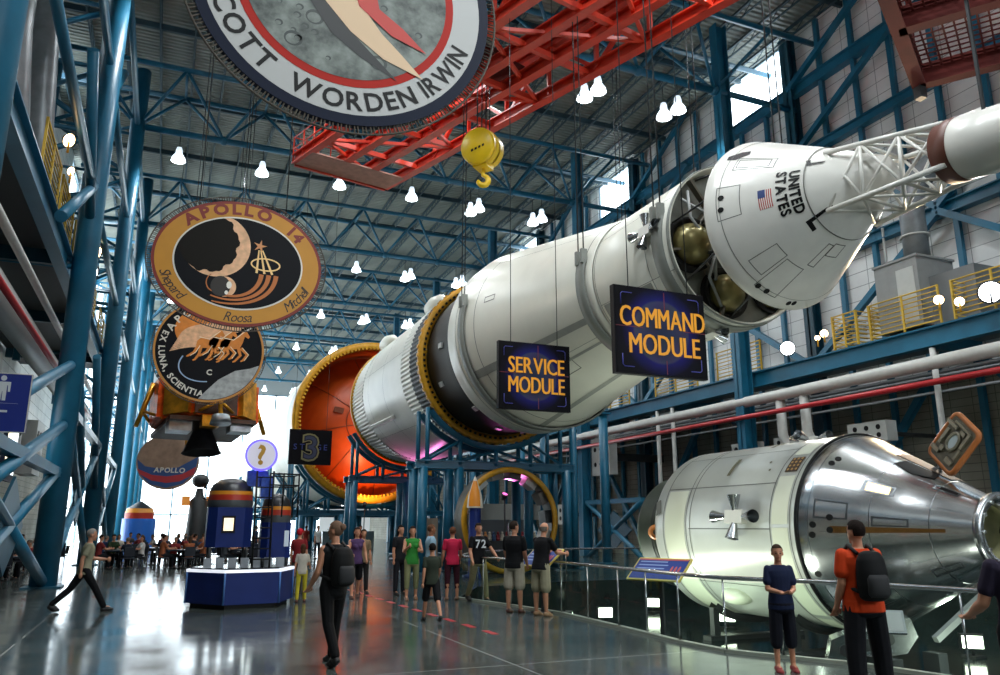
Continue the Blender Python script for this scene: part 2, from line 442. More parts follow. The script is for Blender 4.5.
# left glazing, then unseen back wall with an open band sized for fill daylight
root = thing('window_20', None, None, (XL-.15, 82, 0)); tag(root, kind='structure')
for k in range(9): MB().box(XL-.25, XL-.05, 61+k*7.07-.1, 61+k*7.07+.1, 0, 25.6).build('mullion', WINF, root)
for z in (3.2, 9, 15, 21): MB().box(XL-.25, XL-.05, 61, Y1, z-.08, z+.08).build('transom', WINF, root)
MB().add([(XL-.15, 61, 0), (XL-.15, Y1, 0), (XL-.15, Y1, 25.6), (XL-.15, 61, 25.6)], [(0, 1, 2, 3)]).build('window_pane', WGLASS, root)
mb = MB(); mb.box(XL, XR, Y0-.3, Y0, 0, 3.4); mb.box(XL, XR, Y0-.3, Y0, 8.0, 25.6); mb.box(XL, 6, Y0-.3, Y0, 5.0, 8.0); mb.box(XL, XR, Y0-.3, Y0, 3.4, 5.0)
tag(mb.build('wall_near', WALLM, origin=(8, Y0, 0)), 'unseen wall behind the viewer, open band shaped to let in fill daylight', kind='structure')

# roof deck
def _roof():
    m = bpy.data.materials.new('roof_deck'); m.use_nodes = True; nt = m.node_tree; b = nt.nodes['Principled BSDF']; N = nt.nodes.new; L = nt.links.new
    tc = N('ShaderNodeTexCoord'); sp = N('ShaderNodeSeparateXYZ'); L(tc.outputs['Object'], sp.inputs[0])
    wv = N('ShaderNodeMath'); wv.operation = 'MULTIPLY'; wv.inputs[1].default_value = 2*PI/.3; L(sp.outputs[1], wv.inputs[0])
    sn = N('ShaderNodeMath'); sn.operation = 'SINE'; L(wv.outputs[0], sn.inputs[0])
    bp = N('ShaderNodeBump'); bp.inputs['Strength'].default_value = .8; bp.inputs['Distance'].default_value = .05; L(sn.outputs[0], bp.inputs['Height']); L(bp.outputs[0], b.inputs['Normal'])
    n = N('ShaderNodeTexNoise'); n.inputs['Scale'].default_value = .35; n.inputs['Detail'].default_value = 6; L(tc.outputs['Object'], n.inputs['Vector'])
    r = N('ShaderNodeValToRGB'); r.color_ramp.elements[0].color = srgb('#656c66'); r.color_ramp.elements[1].color = srgb('#8f948a')
    r.color_ramp.elements[0].position = .3; r.color_ramp.elements[1].position = .7
    L(n.outputs['Fac'], r.inputs['Fac']); L(r.outputs[0], b.inputs['Base Color']); b.inputs['Roughness'].default_value = .55
    return m
ROOFM = _roof()
ceil = MB().box(XL-.3, XR+.3, Y0, Y1+.3, 25.6, 25.9).build('ceiling', ROOFM, origin=(8, 50, 25.6)); tag(ceil, 'dark ribbed metal roof deck', kind='structure')
PURM = mat('purlin_dark', '#2c4651', .5)
for k in range(22):
    x = XL+.6+k*1.58
    mb = MB()
    mb.bar((x, Y0, 25.5), (x, Y1, 25.5), .12, .12); mb.bar((x, Y0, 25.05), (x, Y1, 25.05), .07, .07)
    yy = Y0
    while yy < Y1-1.3:
        mb.bar((x, yy, 25.5), (x, yy+.7, 25.05), .03, .03); mb.bar((x, yy+.7, 25.05), (x, yy+1.4, 25.5), .03, .03); yy += 1.4
    mb.build('purlin', PURM, ceil)
for k in range(18):
    y = -5.2+k*7.07
    if abs(((y-12.2) % BAY)) < 2: continue
    MB().bar((XL, y, 25.3), (XR, y, 25.3), .16, .3).build('cross_beam', PURM, ceil)

# roof trusses
def truss_parts(root):
    nb = [-2.9+4.15*k for k in range(7)]; na = [-.82+4.15*k for k in range(6)]
    zb, zt, dy = 21.5, 24.3, 1.5
    MB().tube((-2.9, 0, zb), (22.2, 0, zb), .17, 12).build('bottom_chord', BLUE, root)
    for s in (-1, 1): MB().tube((-6.8, s*dy, zt), (26.9, s*dy, zt), .14, 10).build('top_chord', BLUE, root)
    for i, x in enumerate(na):
        for s in (-1, 1):
            MB().tube((nb[i], 0, zb), (x, s*dy, zt), .085, 8).build('diagonal', BLUE, root)
            MB().tube((nb[i+1], 0, zb), (x, s*dy, zt), .085, 8).build('diagonal', BLUE, root)
        MB().tube((x, -dy, zt), (x, dy, zt), .07, 8).build('tie', BLUE, root)
    for s in (-1, 1): MB().tube((-2.9, 0, zb), (-5.2, s*dy, zt), .085, 8).build('diagonal', BLUE, root)
    for s in (-1, 1): MB().tube((22.0, 0, zb), (24.3, s*dy, zt), .085, 8).build('diagonal', BLUE, root)
    MB().tube((22.0, 0, zb), (26.9, 0, zb), .15, 10).build('end_strut', BLUE, root)
    for x in nb:
        MB().sphere((x, 0, zb), .24, 10, 6).build('node_joint', BLUE, root)
proto = local_thing('roof_truss', '', 'roof truss', (0, 12.2, 0)); truss_parts(proto)
trs = [proto] + [dup(proto, (0, y, 0)) for y in COLY[1:]]
for i, (o, y) in enumerate(zip(trs, COLY)):
    o['label'] = 'blue tubular roof truss spanning the hall, ' + ('above the picture over the capsule' if i == 0 else ORDS[i-1]+' in view from the camera')
    o['group'] = 'roof trusses'
# columns, left row and right row
for side, x in (('aisle', -2.9), ('pit side', 22.45)):
    for i, y in enumerate(COLY):
        if side == 'aisle':
            lab = 'tall round blue steel column by the seating aisle, %s in its row from the camera' % ORDS[i]
        else: lab = 'tall blue steel column beside the catwalk edge, %s in its row from the camera' % ORDS[i]
        rt = local_thing('steel_column', lab, 'column', (x, y, 0), group='blue columns by the '+side, kind='thing')
        zb = 0
        if side == 'aisle': MB().tube((0, 0, .05), (0, 0, 24.6), .36, 20).build('shaft', BLUE, rt)
        else:
            m2 = MB(); m2.box(-.3, .3, -.03, .03, 0, 25-zb); m2.box(-.3, -.24, -.25, .25, 0, 25-zb); m2.box(.24, .3, -.25, .25, 0, 25-zb); m2.build('shaft', BLUE, rt)
        m2 = MB(); m2.box(-.5, .5, -.5, .5, 0, .05); m2.build('base_plate', BLUED, rt)
# wall girders right
RZ = [(8.6, .5), (13.57, .5), (18.95, .45), (22.4, .6)]
names = ['lowest, behind the catwalk', 'second tier up', 'third tier up', 'topmost, at the window sills']
for (z, h), nm in zip(RZ, names):
    mb = MB(); mb.ibeam((26.75, Y0, z), (26.75, Y1, z), .4, h)
    tag(mb.build('wall_girder', BLUE), 'long horizontal blue girder on the pale panelled wall, '+nm, 'girder', 'wall girders', 'thing')
for i, c in enumerate(COLY):
    mb = MB(); mb.box(26.45, 26.95, c-.05, c+.05, 0, 25.4); mb.box(26.45, 26.51, c-.28, c+.28, 0, 25.4); mb.box(26.89, 26.95, c-.28, c+.28, 0, 25.4)
    tag(mb.build('wall_column', BLUED), 'blue column flat against the pale panelled wall, %s from the camera' % ORDS[i], 'column', 'columns of the panelled wall', 'thing')
for k, z in enumerate((11.6, 16.1, 19.0)):
    mb = MB(); mb.ibeam((-6.9, Y0, z), (-6.9, Y1, z), .35, .45)
    tag(mb.build('aisle_girder', BLUE), 'horizontal blue girder on the dim aisle-side wall, '+['lower', 'middle', 'upper'][k]+' of three', 'girder', 'aisle wall girders', 'thing')
# verticals between the girders
for k in range(36):
    y = 5.7+1.88*k
    if min(abs(y-c) for c in COLY) < .5: continue
    z1 = 22.2 if any(c+.1 < y < c+5.4 for c in COLY) else 25.4
    mb = MB(); mb.bar((26.8, y, 0), (26.8, y, z1), .18, .22)
    tag(mb.build('wall_stud', BLUE), 'slim vertical blue stud fixed to the pale panelled wall', 'wall stud', 'slim studs of the panelled wall', 'thing')
# diagonals on the wall
for i, c in enumerate(COLY[:6]):
    for (ya, za, yb, zb) in ((c, 19, c-6, 22.3), (c, 22.5, c-6, 25.5), (c-14.1, 19, c-8, 22.3), (c-7, 13.7, c, 18.8), (c-7, 13.7, c-14.1, 18.8), (c-7, 13.5, c, 8.7), (c-7, 13.5, c-14.1, 8.7), (c, .4, c-6.8, 8.4), (c-14.1, .4, c-7.2, 8.4)):
        if yb < 2: continue
        mb = MB(); mb.bar((26.5, ya, za), (26.5, yb, zb), .24, .26)
        tag(mb.build('wall_brace', BLUE), 'slanting blue brace between the girders of the pale panelled wall', 'brace', 'slanting braces of the panelled wall')
# cross braces with gusset plates, low down
def cross_brace(x, ya, yb, z0, z1, label, gz=None):
    rt = thing('cross_brace', label, 'cross brace', (x, (ya+yb)/2, z0), group='cross braces with gusset plates')
    ym, zm = (ya+yb)/2, (z0+z1)/2
    for (y, z) in ((ya, z0), (yb, z0), (ya, z1), (yb, z1)):
        MB().tube((x, y, z), (x, ym, zm), .14, 8).build('brace_arm', BLUE, rt)
    d = 1.35
    m2 = MB(); m2.prism([(-d*1.3, 0), (0, -d*.75), (d*1.3, 0), (0, d*.75)], frame((x, ym, zm), (0, 1, 0), (0, 0, 1)), -.03, .03); m2.build('gusset_plate', BLUED, rt)
    MB().bar((x, ya, z1), (x, yb, z1), .25, .25).build('strut', BLUE, rt)
    return rt
cross_brace(22.4, 34.4, 40.2, .0, 3.0, 'blue cross brace with dark diamond plate beside the dark engine bell')
cross_brace(-2.9, 12.6, 26.0, .2, 3.2, 'blue cross brace with a big gusset behind the striding grey-haired man')
cross_brace(-2.9, 26.7, 40.1, .2, 5.2, 'blue cross brace between the aisle columns behind the dining tables')
cross_brace(-2.9, 40.9, 54.3, .2, 5.2, 'blue cross brace between aisle columns far down by the glass end')
for i, (ya, za, yb, zb, lab) in enumerate(((26.2, 4.6, 14, 1.9, 0), (26.2, 6.4, 15, 3.4, 0), (26.2, 8.0, 34, 3.2, 0), (40.2, 3.4, 34, 8.2, 0), (26.2, 11.0, 22, 14.5, 0), (26.2, 12.2, 20.5, 9.0, 0), (26.2, 15.0, 31, 19, 0), (26.2, 20, 20, 15.5, 0))):
    mb = MB(); mb.tube((-2.9, ya, za), (-2.9, yb, zb), .15, 10)
    tag(mb.build('aisle_brace', BLUE), 'slanting blue tube brace between the round aisle columns', 'brace', 'tube braces of the aisle columns')
# trusswork beyond the left row (outer lattice)
for i, c in enumerate(COLY[:7]):
    rt = thing('lattice_frame', 'upright blue lattice frame between aisle column and outer wall, %s from the camera' % ORDS[i], 'lattice frame', (-5, c, 9), group='lattice frames over the aisle')
    MB().tube((-6.7, c, 9), (-6.7, c, 24.3), .16, 10).build('chord', BLUE, rt)
    zz = 9.5
    sgn = 1
    while zz < 23:
        MB().tube((-2.9 if sgn > 0 else -6.7, c, zz), (-6.7 if sgn > 0 else -2.9, c, zz+2.3), .1, 8).build('lacing_bar', BLUE, rt)
        MB().tube((-2.9, c, zz), (-6.7, c, zz), .08, 8).build('lacing_bar', BLUE, rt)
        zz += 2.3; sgn = -sgn
    for z in (12, 16.5, 21.5):
        MB().tube((-2.9, c, z), (-2.9, c+BAY, z), .13, 10).build('tie_beam', BLUE, rt)
        MB().tube((-2.9, c, z), (-6.7, c+BAY/2, z+2), .09, 8).build('tie_beam', BLUE, rt)

# lamps under the trusses
lp = local_thing('bell_lamp', '', 'hanging lamp', (0, 0, 0))
MB().tube((0, 0, .75), (0, 0, 1.6), .02, 6).build('drop_rod', CABLE, lp)
MB().lathe([(.75, .02), (.74, .12), (.6, .16), (.45, .17), (.42, .12)], n=20).build('ballast_housing', mat('lamp_white', '#e9eef0', .4, emit='#dfefff', es=.9), lp)
MB().lathe([(.44, .10), (.36, .2), (.15, .33), (0, .36), (0, .34)], n=24).build('reflector', mat('lamp_shade_white', '#eef4f6', .4, emit='#e4f4ff', es=2.2), lp)
MB().lathe([(.0, .34), (-.05, .25), (-.07, 0.001)], n=24).build('lens', LAMPG, lp)
first = True
for i, y in enumerate(COLY):
    for k in range(6):
        x = -.85+4.15*k
        z = 19.95
        if i == 0: continue
        pos = [(x, y)] if k < 4 else [(x, y), (x-.25, y+.75)]
        for q, (px_, py_) in enumerate(pos):
            lab = 'glowing bell lamp, %s from the aisle under the %s truss in view%s' % (ORDS[k], ORDS[i-1], '' if len(pos) == 1 else (', nearer of pair' if q == 0 else ', farther of pair'))
            if first: lp.location = (px_, py_, z); lp['label'] = lab; lp['group'] = 'lamps under the roof trusses'; first = False
            else: dup(lp, (px_, py_, z), label=lab, group='lamps under the roof trusses')
        if i < 4:
            light('SPOT', (x, y, z-.1), (x, y, 0), 1500 if i < 3 else 1200, (.93, .98, 1), .3, 150, .6, 'lamp_light')
for x in (2, 7, 12, 17):  # unseen spots without fixtures, added to brighten the rocket front
    light('SPOT', (x, 12.2, 20), (x, 12.2, 0), 2400, (.93, .98, 1), .3, 150, .6, 'lamp_light')
    light('SPOT', (x, -1.9, 20), (x, -1.9, 0), 2600, (.93, .98, 1), .3, 150, .6, 'lamp_light')
# ------------------------------------------------------------------ the hanging rocket (axis along Y)
def axm(x, z):
    M = Matrix(((1, 0, 0, x), (0, 0, 1, 0), (0, 1, 0, z), (0, 0, 0, 1))); return M
RX, RZc = 12.0, 8.2
AM = axm(RX, RZc)
def pol(y, r, phi, ax=RX, az=RZc): a = R(phi); return Vector((ax+r*math.cos(a), y, az+r*math.sin(a)))
class Surf:
    """maps (u: along the girth in metres, downward as seen from the aisle; v: along the axis towards smaller Y) onto a body of revolution"""
    def __init__(s, ax, az, prof): s.ax, s.az, s.p = ax, az, prof
    def r(s, y):
        p = s.p
        if y <= p[0][0]: return p[0][1]
        for (a, ra), (b, rb) in zip(p, p[1:]):
            if a <= y <= b: return ra+(rb-ra)*(y-a)/(b-a)
        return p[-1][1]
    def at(s, y, phi, off=.006): return pol(y, s.r(y)+off, phi, s.ax, s.az)
    def patch(s, mb, y0, y1, p0, p1, off=.006, m=0, n=None):
        n = n or max(2, int(abs(p1-p0)/3)); vs = []; k = 4
        for j in range(k+1):
            for i in range(n+1): vs.append(s.at(y0+(y1-y0)*j/k, p0+(p1-p0)*i/n, off))
        mb.add(vs, [(j*(n+1)+i, j*(n+1)+i+1, (j+1)*(n+1)+i+1, (j+1)*(n+1)+i) for j in range(k) for i in range(n)], m, True)
    def outline(s, mb, y0, y1, p0, p1, w=.012, off=.006, m=0):
        dp = math.degrees(w/max(.3, s.r((y0+y1)/2)))
        s.patch(mb, y0, y0+w, p0, p1, off, m); s.patch(mb, y1-w, y1, p0, p1, off, m)
        s.patch(mb, y0, y1, p0, p0+dp, off, m, 1); s.patch(mb, y0, y1, p1-dp, p1, off, m, 1)
    def disc(s, mb, y, phi, rad, off=.01, m=0, n=14):
        r = s.r(y); vs = [s.at(y, phi, off)]
        for i in range(n):
            a = 2*PI*i/n; vs.append(s.at(y+rad*math.cos(a), phi+math.degrees(rad*math.sin(a)/r), off))
        mb.add(vs, [(0, 1+i, 1+(i+1) % n) for i in range(n)], m, True)
    def poly(s, mb, pts, off=.008, m=0):
        """pts: (y, phi)"""
        tr = tessellate_polygon([[Vector((a, b/30, 0)) for a, b in pts]])
        mb.add([s.at(a, b, off) for a, b in pts], [tuple(t) for t in tr], m, True)
    def text(s, mb, t, y, phi, size, m=0, off=.012, bold=.02, gap=.1, sx=1.):
        r = s.r(y)
        for v, f in text_verts(t, size, bold, gap, sx)[0]:
            mb.add([s.at(y-p.y, phi+math.degrees(p.x/r), off) for p in v], f, m)

# --- command module, hanging
CMP = [(9.55, .0), (9.6, .18), (9.68, .33), (10.74, .95), (10.78, .985), (12.42, 1.88), (12.55, 1.945), (12.62, 1.95), (12.7, 1.9), (12.85, 1.5), (12.95, .8), (13.0, 0)]
CM = Surf(RX, RZc, [(9.68, .33), (10.78, .985), (12.42, 1.88), (12.6, 1.95)])
cmr = thing('command_module', 'white cone-shaped crew capsule lettered UNITED STATES hanging at the tip of the long rocket', 'space capsule', (RX, 11.3, RZc-1.95))
MB().lathe(CMP, AM, 96).build('capsule_shell', WHITE2, cmr)
mb = MB()
mb.lathe([(10.755, .985), (10.77, .992), (10.785, .985)], AM, 96)
for a in (12.3,): mb.lathe([(a-.008, CM.r(a)+.004), (a, CM.r(a)+.008), (a+.008, CM.r(a)+.004)], AM, 96)
for (y0, y1, p0, p1) in ((11.9, 12.36, 166, 190), (11.55, 12.15, 222, 236), (11.6, 12.38, 238, 256), (11.35, 12.15, 139, 152), (10.9, 11.2, 262, 276), (11.45, 12.1, 141, 150), (10.95, 11.5, 255, 262)):
    CM.outline(mb, y0, y1, p0, p1, .016)
mb.build('panel_seams', SEAM, cmr)
for y, p in ((12.26, 174), (12.27, 182.5), (12.34, 240.5), (12.33, 247.5), (12.4, 268), (12.38, 272), ): mb = MB(); CM.disc(mb, y, p, .06); mb.build('thruster_port', BLK, cmr)
mb = MB()
CM.poly(mb, [(12.2, 131), (12.05, 129), (12.0, 134), (12.2, 141), (12.38, 141), (12.4, 137)])
mb.build('vent_opening', BLK, cmr); mb = MB()
CM.poly(mb, [(10.45, 147), (10.5, 151), (10.75, 154), (10.8, 146), (10.72, 145), (10.7, 150)])
CM.poly(mb, [(10.45, 216), (10.45, 219), (10.86, 223), (10.88, 232), (10.96, 232), (10.95, 219)])
mb.build('leg_cutout', BLK, cmr)
mb = MB(); CM.text(mb, 'UNITED', 11.01, 184, .25, bold=.03); CM.text(mb, 'STATES', 11.24, 182, .25, bold=.03); CM.text(mb, 'UNITED', 11.015, 184.3, .25, off=.014, bold=.03); CM.text(mb, 'STATES', 11.245, 182.3, .25, off=.014, bold=.03); mb.build('lettering', BLK, cmr)
# flag
fr_ = thing  # alias
FR, FW, FB = mat('flag_red', '#b5403a', .5), mat('flag_white', '#e8e4de', .5), mat('flag_blue', '#33467e', .5)
fl0 = MB()
for i in range(13): CM.patch(fl0, 11.33+.0185*i, 11.33+.0185*(i+1), 175, 192, .008, i % 2 if False else (0 if i % 2 == 0 else 1), 5)
CM.patch(fl0, 11.44, 11.572, 174.9, 182, .011, 2, 3)
fl0.build('flag_decal', [FR, FW, FB], cmr)
# tower legs and escape rocket
tw = thing('escape_tower', 'white open lattice tower joining the capsule tip to the escape rocket', 'escape tower', (RX, 9.3, 7.2))
YA, RA, YB, RB = 10.55, .88, 8.25, .54
ang = (221, 311, 41, 131)
YB = 8.2
def tp(a, t): return pol(YA+(YB-YA)*t, RA+(RB-RA)*t, a, RX, RZc-.25*t)
for a in ang: MB().tube(tp(a, 0), tp(a, 1), .052, 10).build('leg', WHITE2, tw)
for i in range(4):
    a, b = ang[i], ang[(i+1) % 4]
    for t in (.33, .66, .98): MB().tube(tp(a, t), tp(b, t), .034, 8).build('cross_strut', WHITE2, tw)
    for t0, t1 in ((0, .33), (.33, .66), (.66, .98)):
        MB().tube(tp(a, t0), tp(b, t1), .03, 8).build('diagonal_strut', WHITE2, tw)
        MB().tube(tp(b, t0), tp(a, t1), .03, 8).build('diagonal_strut', WHITE2, tw)
lr = thing('escape_rocket', 'white cylindrical escape rocket with a flared skirt cut off by the picture edge', 'escape rocket', (RX, 6.9, 7.6))
TM = Matrix.Translation((0, 8.2, 7.95)) @ Matrix.Rotation(R(8), 4, 'X') @ Matrix.Translation((0, -8.2, -7.95)) @ axm(RX, 7.95)
MB().lathe([(8.2, .53), (8.1, .55), (7.7, .56), (7.6, .52), (7.4, .51), (4.6, .48), (4.2, .4), (3.6, .12), (3.55, 0)], TM, 48).build('motor_case', WHITE2, lr)
MB().lathe([(8.08, .555), (8.12, .565), (8.4, .56), (8.4, .5), (8.0, .4), (7.95, 0)], TM, 48).build('skirt_lining', mat('skirt_brown', '#5c2f20', .5), lr)
for a in (45, 135, 225, 315):
    m2 = MB(); p0 = pol(6.2, .5, a, RX, 7.68); p1 = pol(6.7, .8, a, RX, 7.75); m2.tube(p0, p1, .07, 14, r2=.15); m2.build('nozzle', WHITE2, lr)
MB().box(RX-.3, RX-.26, 7.5, 7.55, 8.2, 11.9).build('lifting_strap', CABLE, lr)

# --- service module, hanging
SMr = thing('service_module', 'long pale cylinder of the service module slung between the capsule and the flared adapter', 'service module', (RX, 15.7, RZc-1.95))
SMS = Surf(RX, RZc, [(13.9, 1.95), (17.4, 1.95), (24.5, 3.3), (25.3, 3.3)])
MB().lathe([(14.25, 1.88), (13.9, 1.92), (13.9, 1.95), (17.4, 1.95)], AM, 128).build('barrel', WHITE, SMr)
mb = MB(); mb.lathe([(14.25, 1.9), (14.3, 0)], AM, 64)
mb.build('forward_bulkhead', mat('bulkhead_grey', '#6c6f68', .5, vary=.25, scale=3), SMr)
mb = MB()
for a in range(0, 360, 60):
    mb.bar(pol(14.12, .2, a+12), pol(13.98, 1.9, a+12), .05, .16, up=(0, 1, 0))
mb.lathe([(14.2, .98), (14.0, 1.0), (14.0, 1.06), (14.2, 1.08)], AM, 64)
mb.build('radial_beams', mat('beam_brown', '#5b5548', .5), SMr)
for (c, r) in (((10.78, 14.12, 8.07), .5), ((11.68, 14.12, 6.98), .46), ((13.1, 14.2, 7.2), .4), ((12.6, 14.2, 9.5), .42)):
    m2 = MB(); m2.sphere(c, r, 32, 20); t = m2.build('tank_sphere', OLIVE, SMr)
    m2 = MB(); F = Matrix(((1, 0, 0, c[0]), (0, 0, 1, c[1]-.0), (0, 1, 0, c[2]), (0, 0, 0, 1)))
    m2.lathe([(-.08, r+.16), (-.1, r+.12), (-.06, r+.02), (0, r+.01), (.1, r+.16)], F, 40); m2.build('tank_collar', BLK, t)
for pts in ([pol(13.95, 1.75, 140), pol(13.75, 1.5, 165), pol(13.7, 1.1, 185), pol(13.85, .9, 215), pol(13.95, 1.2, 235)], [pol(13.95, 1.8, 150), pol(13.8, 1.2, 150), pol(13.8, .6, 160), pol(13.95, .2, 200)], [pol(13.95, 1.7, 250), pol(13.8, 1.4, 225), pol(13.75, .9, 205)]):
    MB().path(pts, .035, 8).build('umbilical_pipe', GREY, SMr)
for a in range(20, 380, 45):
    m2 = MB(); m2.tube(pol(14.1, 1.0, a), pol(12.9, 1.25, a+8), .035, 8); m2.tube(pol(14.0, 1.8, a+16), pol(12.75, 1.6, a+5), .025, 8); m2.build('tension_tie', DARK, SMr)
MB().lathe([(13.9, 1.955), (13.88, 1.97), (13.95, 1.985), (14.02, 1.955)], AM, 96).build('end_rim', SUPP, SMr)
mb = MB()
for y in (14.9, 17.3): SMS.patch(mb, y, y+.02, 0, 360, .004, 0, 120)
for p in (150, 205, 240, 275, 95): SMS.patch(mb, 14.0, 17.35, p, p+.35, .004, 0, 1)
mb.build('panel_seams', SEAM, SMr)
for pa, pb in ((206, 238), (245, 274)): mb = MB(); SMS.patch(mb, 15.0, 17.2, pa, pb, .005); mb.build('radiator_panel', PGREY, SMr)
def rcs_quad(parent, c, nrm, axis, tang, s=1.):
    """four thruster bells on a small housing"""
    c = Vector(c); nrm = Vector(nrm).normalized(); axis = Vector(axis).normalized(); tang = Vector(tang).normalized()
    mb = MB(); F = frame(c, axis, tang)
    z = (F.to_3x3() @ Vector((0, 0, 1))); sg = 1 if z.dot(nrm) > 0 else -1
    mb.prism([(-.2*s, -.11*s), (.2*s, -.11*s), (.2*s, .11*s), (-.2*s, .11*s)], F, 0, sg*.13*s)
    q = mb.build('thruster_quad', WHITE2, parent)
    for d, L in ((axis, .2), (-axis, .2), (tang, .11), (-tang, .11)):
        m2 = MB(); a = c+d*L*s+nrm*.09*s; b = a+d*.26*s+nrm*.04*s
        m2.tube(a, b, .045*s, 16, r2=.11*s, cap=False); m2.tube(a, b, .03*s, 16, r2=.1*s, cap=False)
        m2.build('thruster_bell', STEEL, q)
    return q
p = SMS.at(14.75, 171.6, 0); n_ = pol(0, 1, 171.6, 0, 0); rcs_quad(SMr, p, n_, (0, 1, 0), pol(0, 1, 261.6, 0, 0), 1.15)
p = SMS.at(14.75, 261.6, 0); n_ = pol(0, 1, 261.6, 0, 0); rcs_quad(SMr, p, n_, (0, 1, 0), pol(0, 1, 351.6, 0, 0), 1.15)

# --- adapter cone
ad = thing('adapter_cone', 'long white flared adapter widening behind the hanging service module', 'rocket adapter', (RX, 21.3, RZc-3.3))
MB().lathe([(17.4, 1.97), (17.42, 2.0), (17.6, 2.02), (24.5, 3.3), (25.3, 3.3), (25.32, 3.2), (25.6, 3.15)], AM, 128).build('shell', WHITE, ad)
AS = Surf(RX, RZc, [(17.4, 1.98), (24.5, 3.3), (25.3, 3.3)])
mb = MB()
for y in (17.75, 23.3, 24.5): AS.patch(mb, y, y+.03, 0, 360, .005, 0, 120)
for p in (45, 135, 225, 315): AS.patch(mb, 17.7, 23.3, p, p+.3, .005, 0, 1)
AS.outline(mb, 22.2, 22.8, 165, 169, .03); AS.outline(mb, 19.5, 20.6, 228, 240, .03)
mb.build('panel_seams', SEAM, ad)
mb = MB()
for pa, pb in ((208, 213), (229, 231), (262, 266)): mb = MB(); AS.patch(mb, 17.9, 24.3, pa, pb, .012); mb.build('edge_strip', PGREY, ad)
# slings under the body
def sling(y, r, w, lab):
    s_ = thing('lifting_sling', lab, 'lifting sling', (RX, y, RZc-r-.1), group='lifting slings')
    mb = MB(); n = 48; prof = [(y-w/2, r+.012), (y-w/2, r+.07), (y+w/2, r+.07), (y+w/2, r+.012)]
    mb.lathe(prof, AM, n, R(165), R(375)); mb.build('belt', SUPP, s_)
    for a, sg in ((165, -1), (15, 1)):
        b = MB()
        for dy in (-w*.35, w*.35):
            p = pol(y+dy, r+.06, a)
            b.box(p.x-.09, p.x+.09, y+dy-.05, y+dy+.05, p.z-.1, p.z+.3)
        b.build('buckle', SUPP, s_)
        for dy in (-w*.35, w*.35):
            p = pol(y+dy, r+.06, a); q = Vector((p.x, p.y, 24.3))
            MB().tube(p, q, .02, 6).build('hanger_cable', CABLE, s_)
    return s_
sling(14.35, 1.95, .38, 'grey sling belt with hanger cables under the front rim of the service module')
sling(17.85, 2.06, .42, 'grey sling belt with hanger cables at the joint of service module and adapter')
sling(24.1, 3.23, .42, 'grey sling belt with hanger cables around the wide end of the white adapter')

# --- instrument ring: black recess
iu = thing('equipment_ring', 'black ring section between the white adapter and the yellow-rimmed stage', 'rocket section', (RX, 27, RZc-3))
MB().lathe([(25.35, 2.98), (25.5, 3.0), (28.6, 3.0), (28.6, 2.9)], AM, 96).build('ring_shell', BLK, iu)
mb = MB()
for k in range(14):
    a = k*360/14; 
    mb.obox(pol(26.2+(k % 3)*.7, 3.03, a), (.2, .3, .08), (0, -R(a-90), 0))
mb.build('equipment_boxes', LGREY, iu)

# --- third stage tank
st = thing('upper_stage', 'thick white ribbed rocket stage between the black recess and the orange dome', 'rocket stage', (RX, 36, RZc-3.3))
MB().lathe([(31.4, 3.26), (38.3, 3.26)], AM, 128).build('tank_wall', WHITE, st)
def ribbed(y0, y1, r0, r1, n, d=.045):
    m = MB(); k = n*4; vs = []
    for j, (y, r) in enumerate(((y0, r0), (y1, r1))):
        for i in range(k):
            rr = r+(d if i % 4 in (0, 1) else 0); vs.append(pol(y, rr, 360*i/k))
    m.add(vs, [(i, (i+1) % k, (i+1) % k+k, i+k) for i in range(k)]); return m
ribbed(30.1, 31.4, 3.25, 3.25, 108).build('ribbed_skirt', WHITE, st)
ribbed(28.85, 30.1, 3.25, 3.25, 108).build('dark_ribbed_band', DARK, st)
ribbed(38.3, 41.0, 3.25, 3.15, 108).build('aft_ribbed_skirt', WHITE, st)
MB().lathe([(41.0, 3.18), (41.05, 3.27), (41.2, 3.27), (41.2, 3.1)], AM, 96).build('aft_rim', YEL, st)
MB().lathe([(41.2, 3.1), (41.9, 2.2), (42.6, 1.0), (42.7, 0)], AM, 64).build('aft_bulkhead', LGREY, st)
mb = MB(); mb.lathe([(28.7, 3.0), (28.65, 3.02), (28.6, 3.2), (28.66, 3.33), (28.86, 3.33), (28.9, 3.25)], AM, 128)
fr1 = mb.build('forward_rim', YEL, st)
mb = MB()
for k in range(90):
    a = k*4; mb.obox(pol(28.6, 3.12, a), (.09, .05, .1), (0, -R(a), 0))
mb.build('rim_slots', BLK, fr1)
mb = MB()
for k in range(60): mb.obox(pol(28.76, 3.34, k*6), (.07, .18, .14), (0, -R(k*6), 0))
mb.build('rim_clips', YEL, fr1)
SS = Surf(RX, RZc, [(28, 3.26), (42, 3.26)])
mb = MB(); prof = []
mb2 = MB(); 
for (yA, yB, ph, wd) in ((34.0, 38.2, 212, .22), (30.2, 40.9, 95, .3)):
    b = MB(); b.add([SS.at(y, ph+dp, o_) for y in (yA, yB) for dp, o_ in ((-wd*8, 0), (-wd*5, .16), (wd*5, .16), (wd*8, 0))], [(0, 1, 5, 4), (1, 2, 6, 5), (2, 3, 7, 6), (0, 3, 2, 1), (4, 5, 6, 7)])
    b.build('cable_fairing', WHITE, st)
for (y, ph) in ((40.0, 118), (32.0, 118)):
    m2 = MB(); p0 = SS.at(y+.6, ph, .15); p1 = SS.at(y-.9, ph, .15); m2.path([p0, (p0+p1)/2, p1, p1+Vector((0, -.4, -.05))], [.35, .42, .3, .05], 14); m2.build('thruster_pod', WHITE, st)
mb = MB()
for y in (34.4, 37.2): SS.patch(mb, y, y+.02, 0, 360, .004, 0, 100)
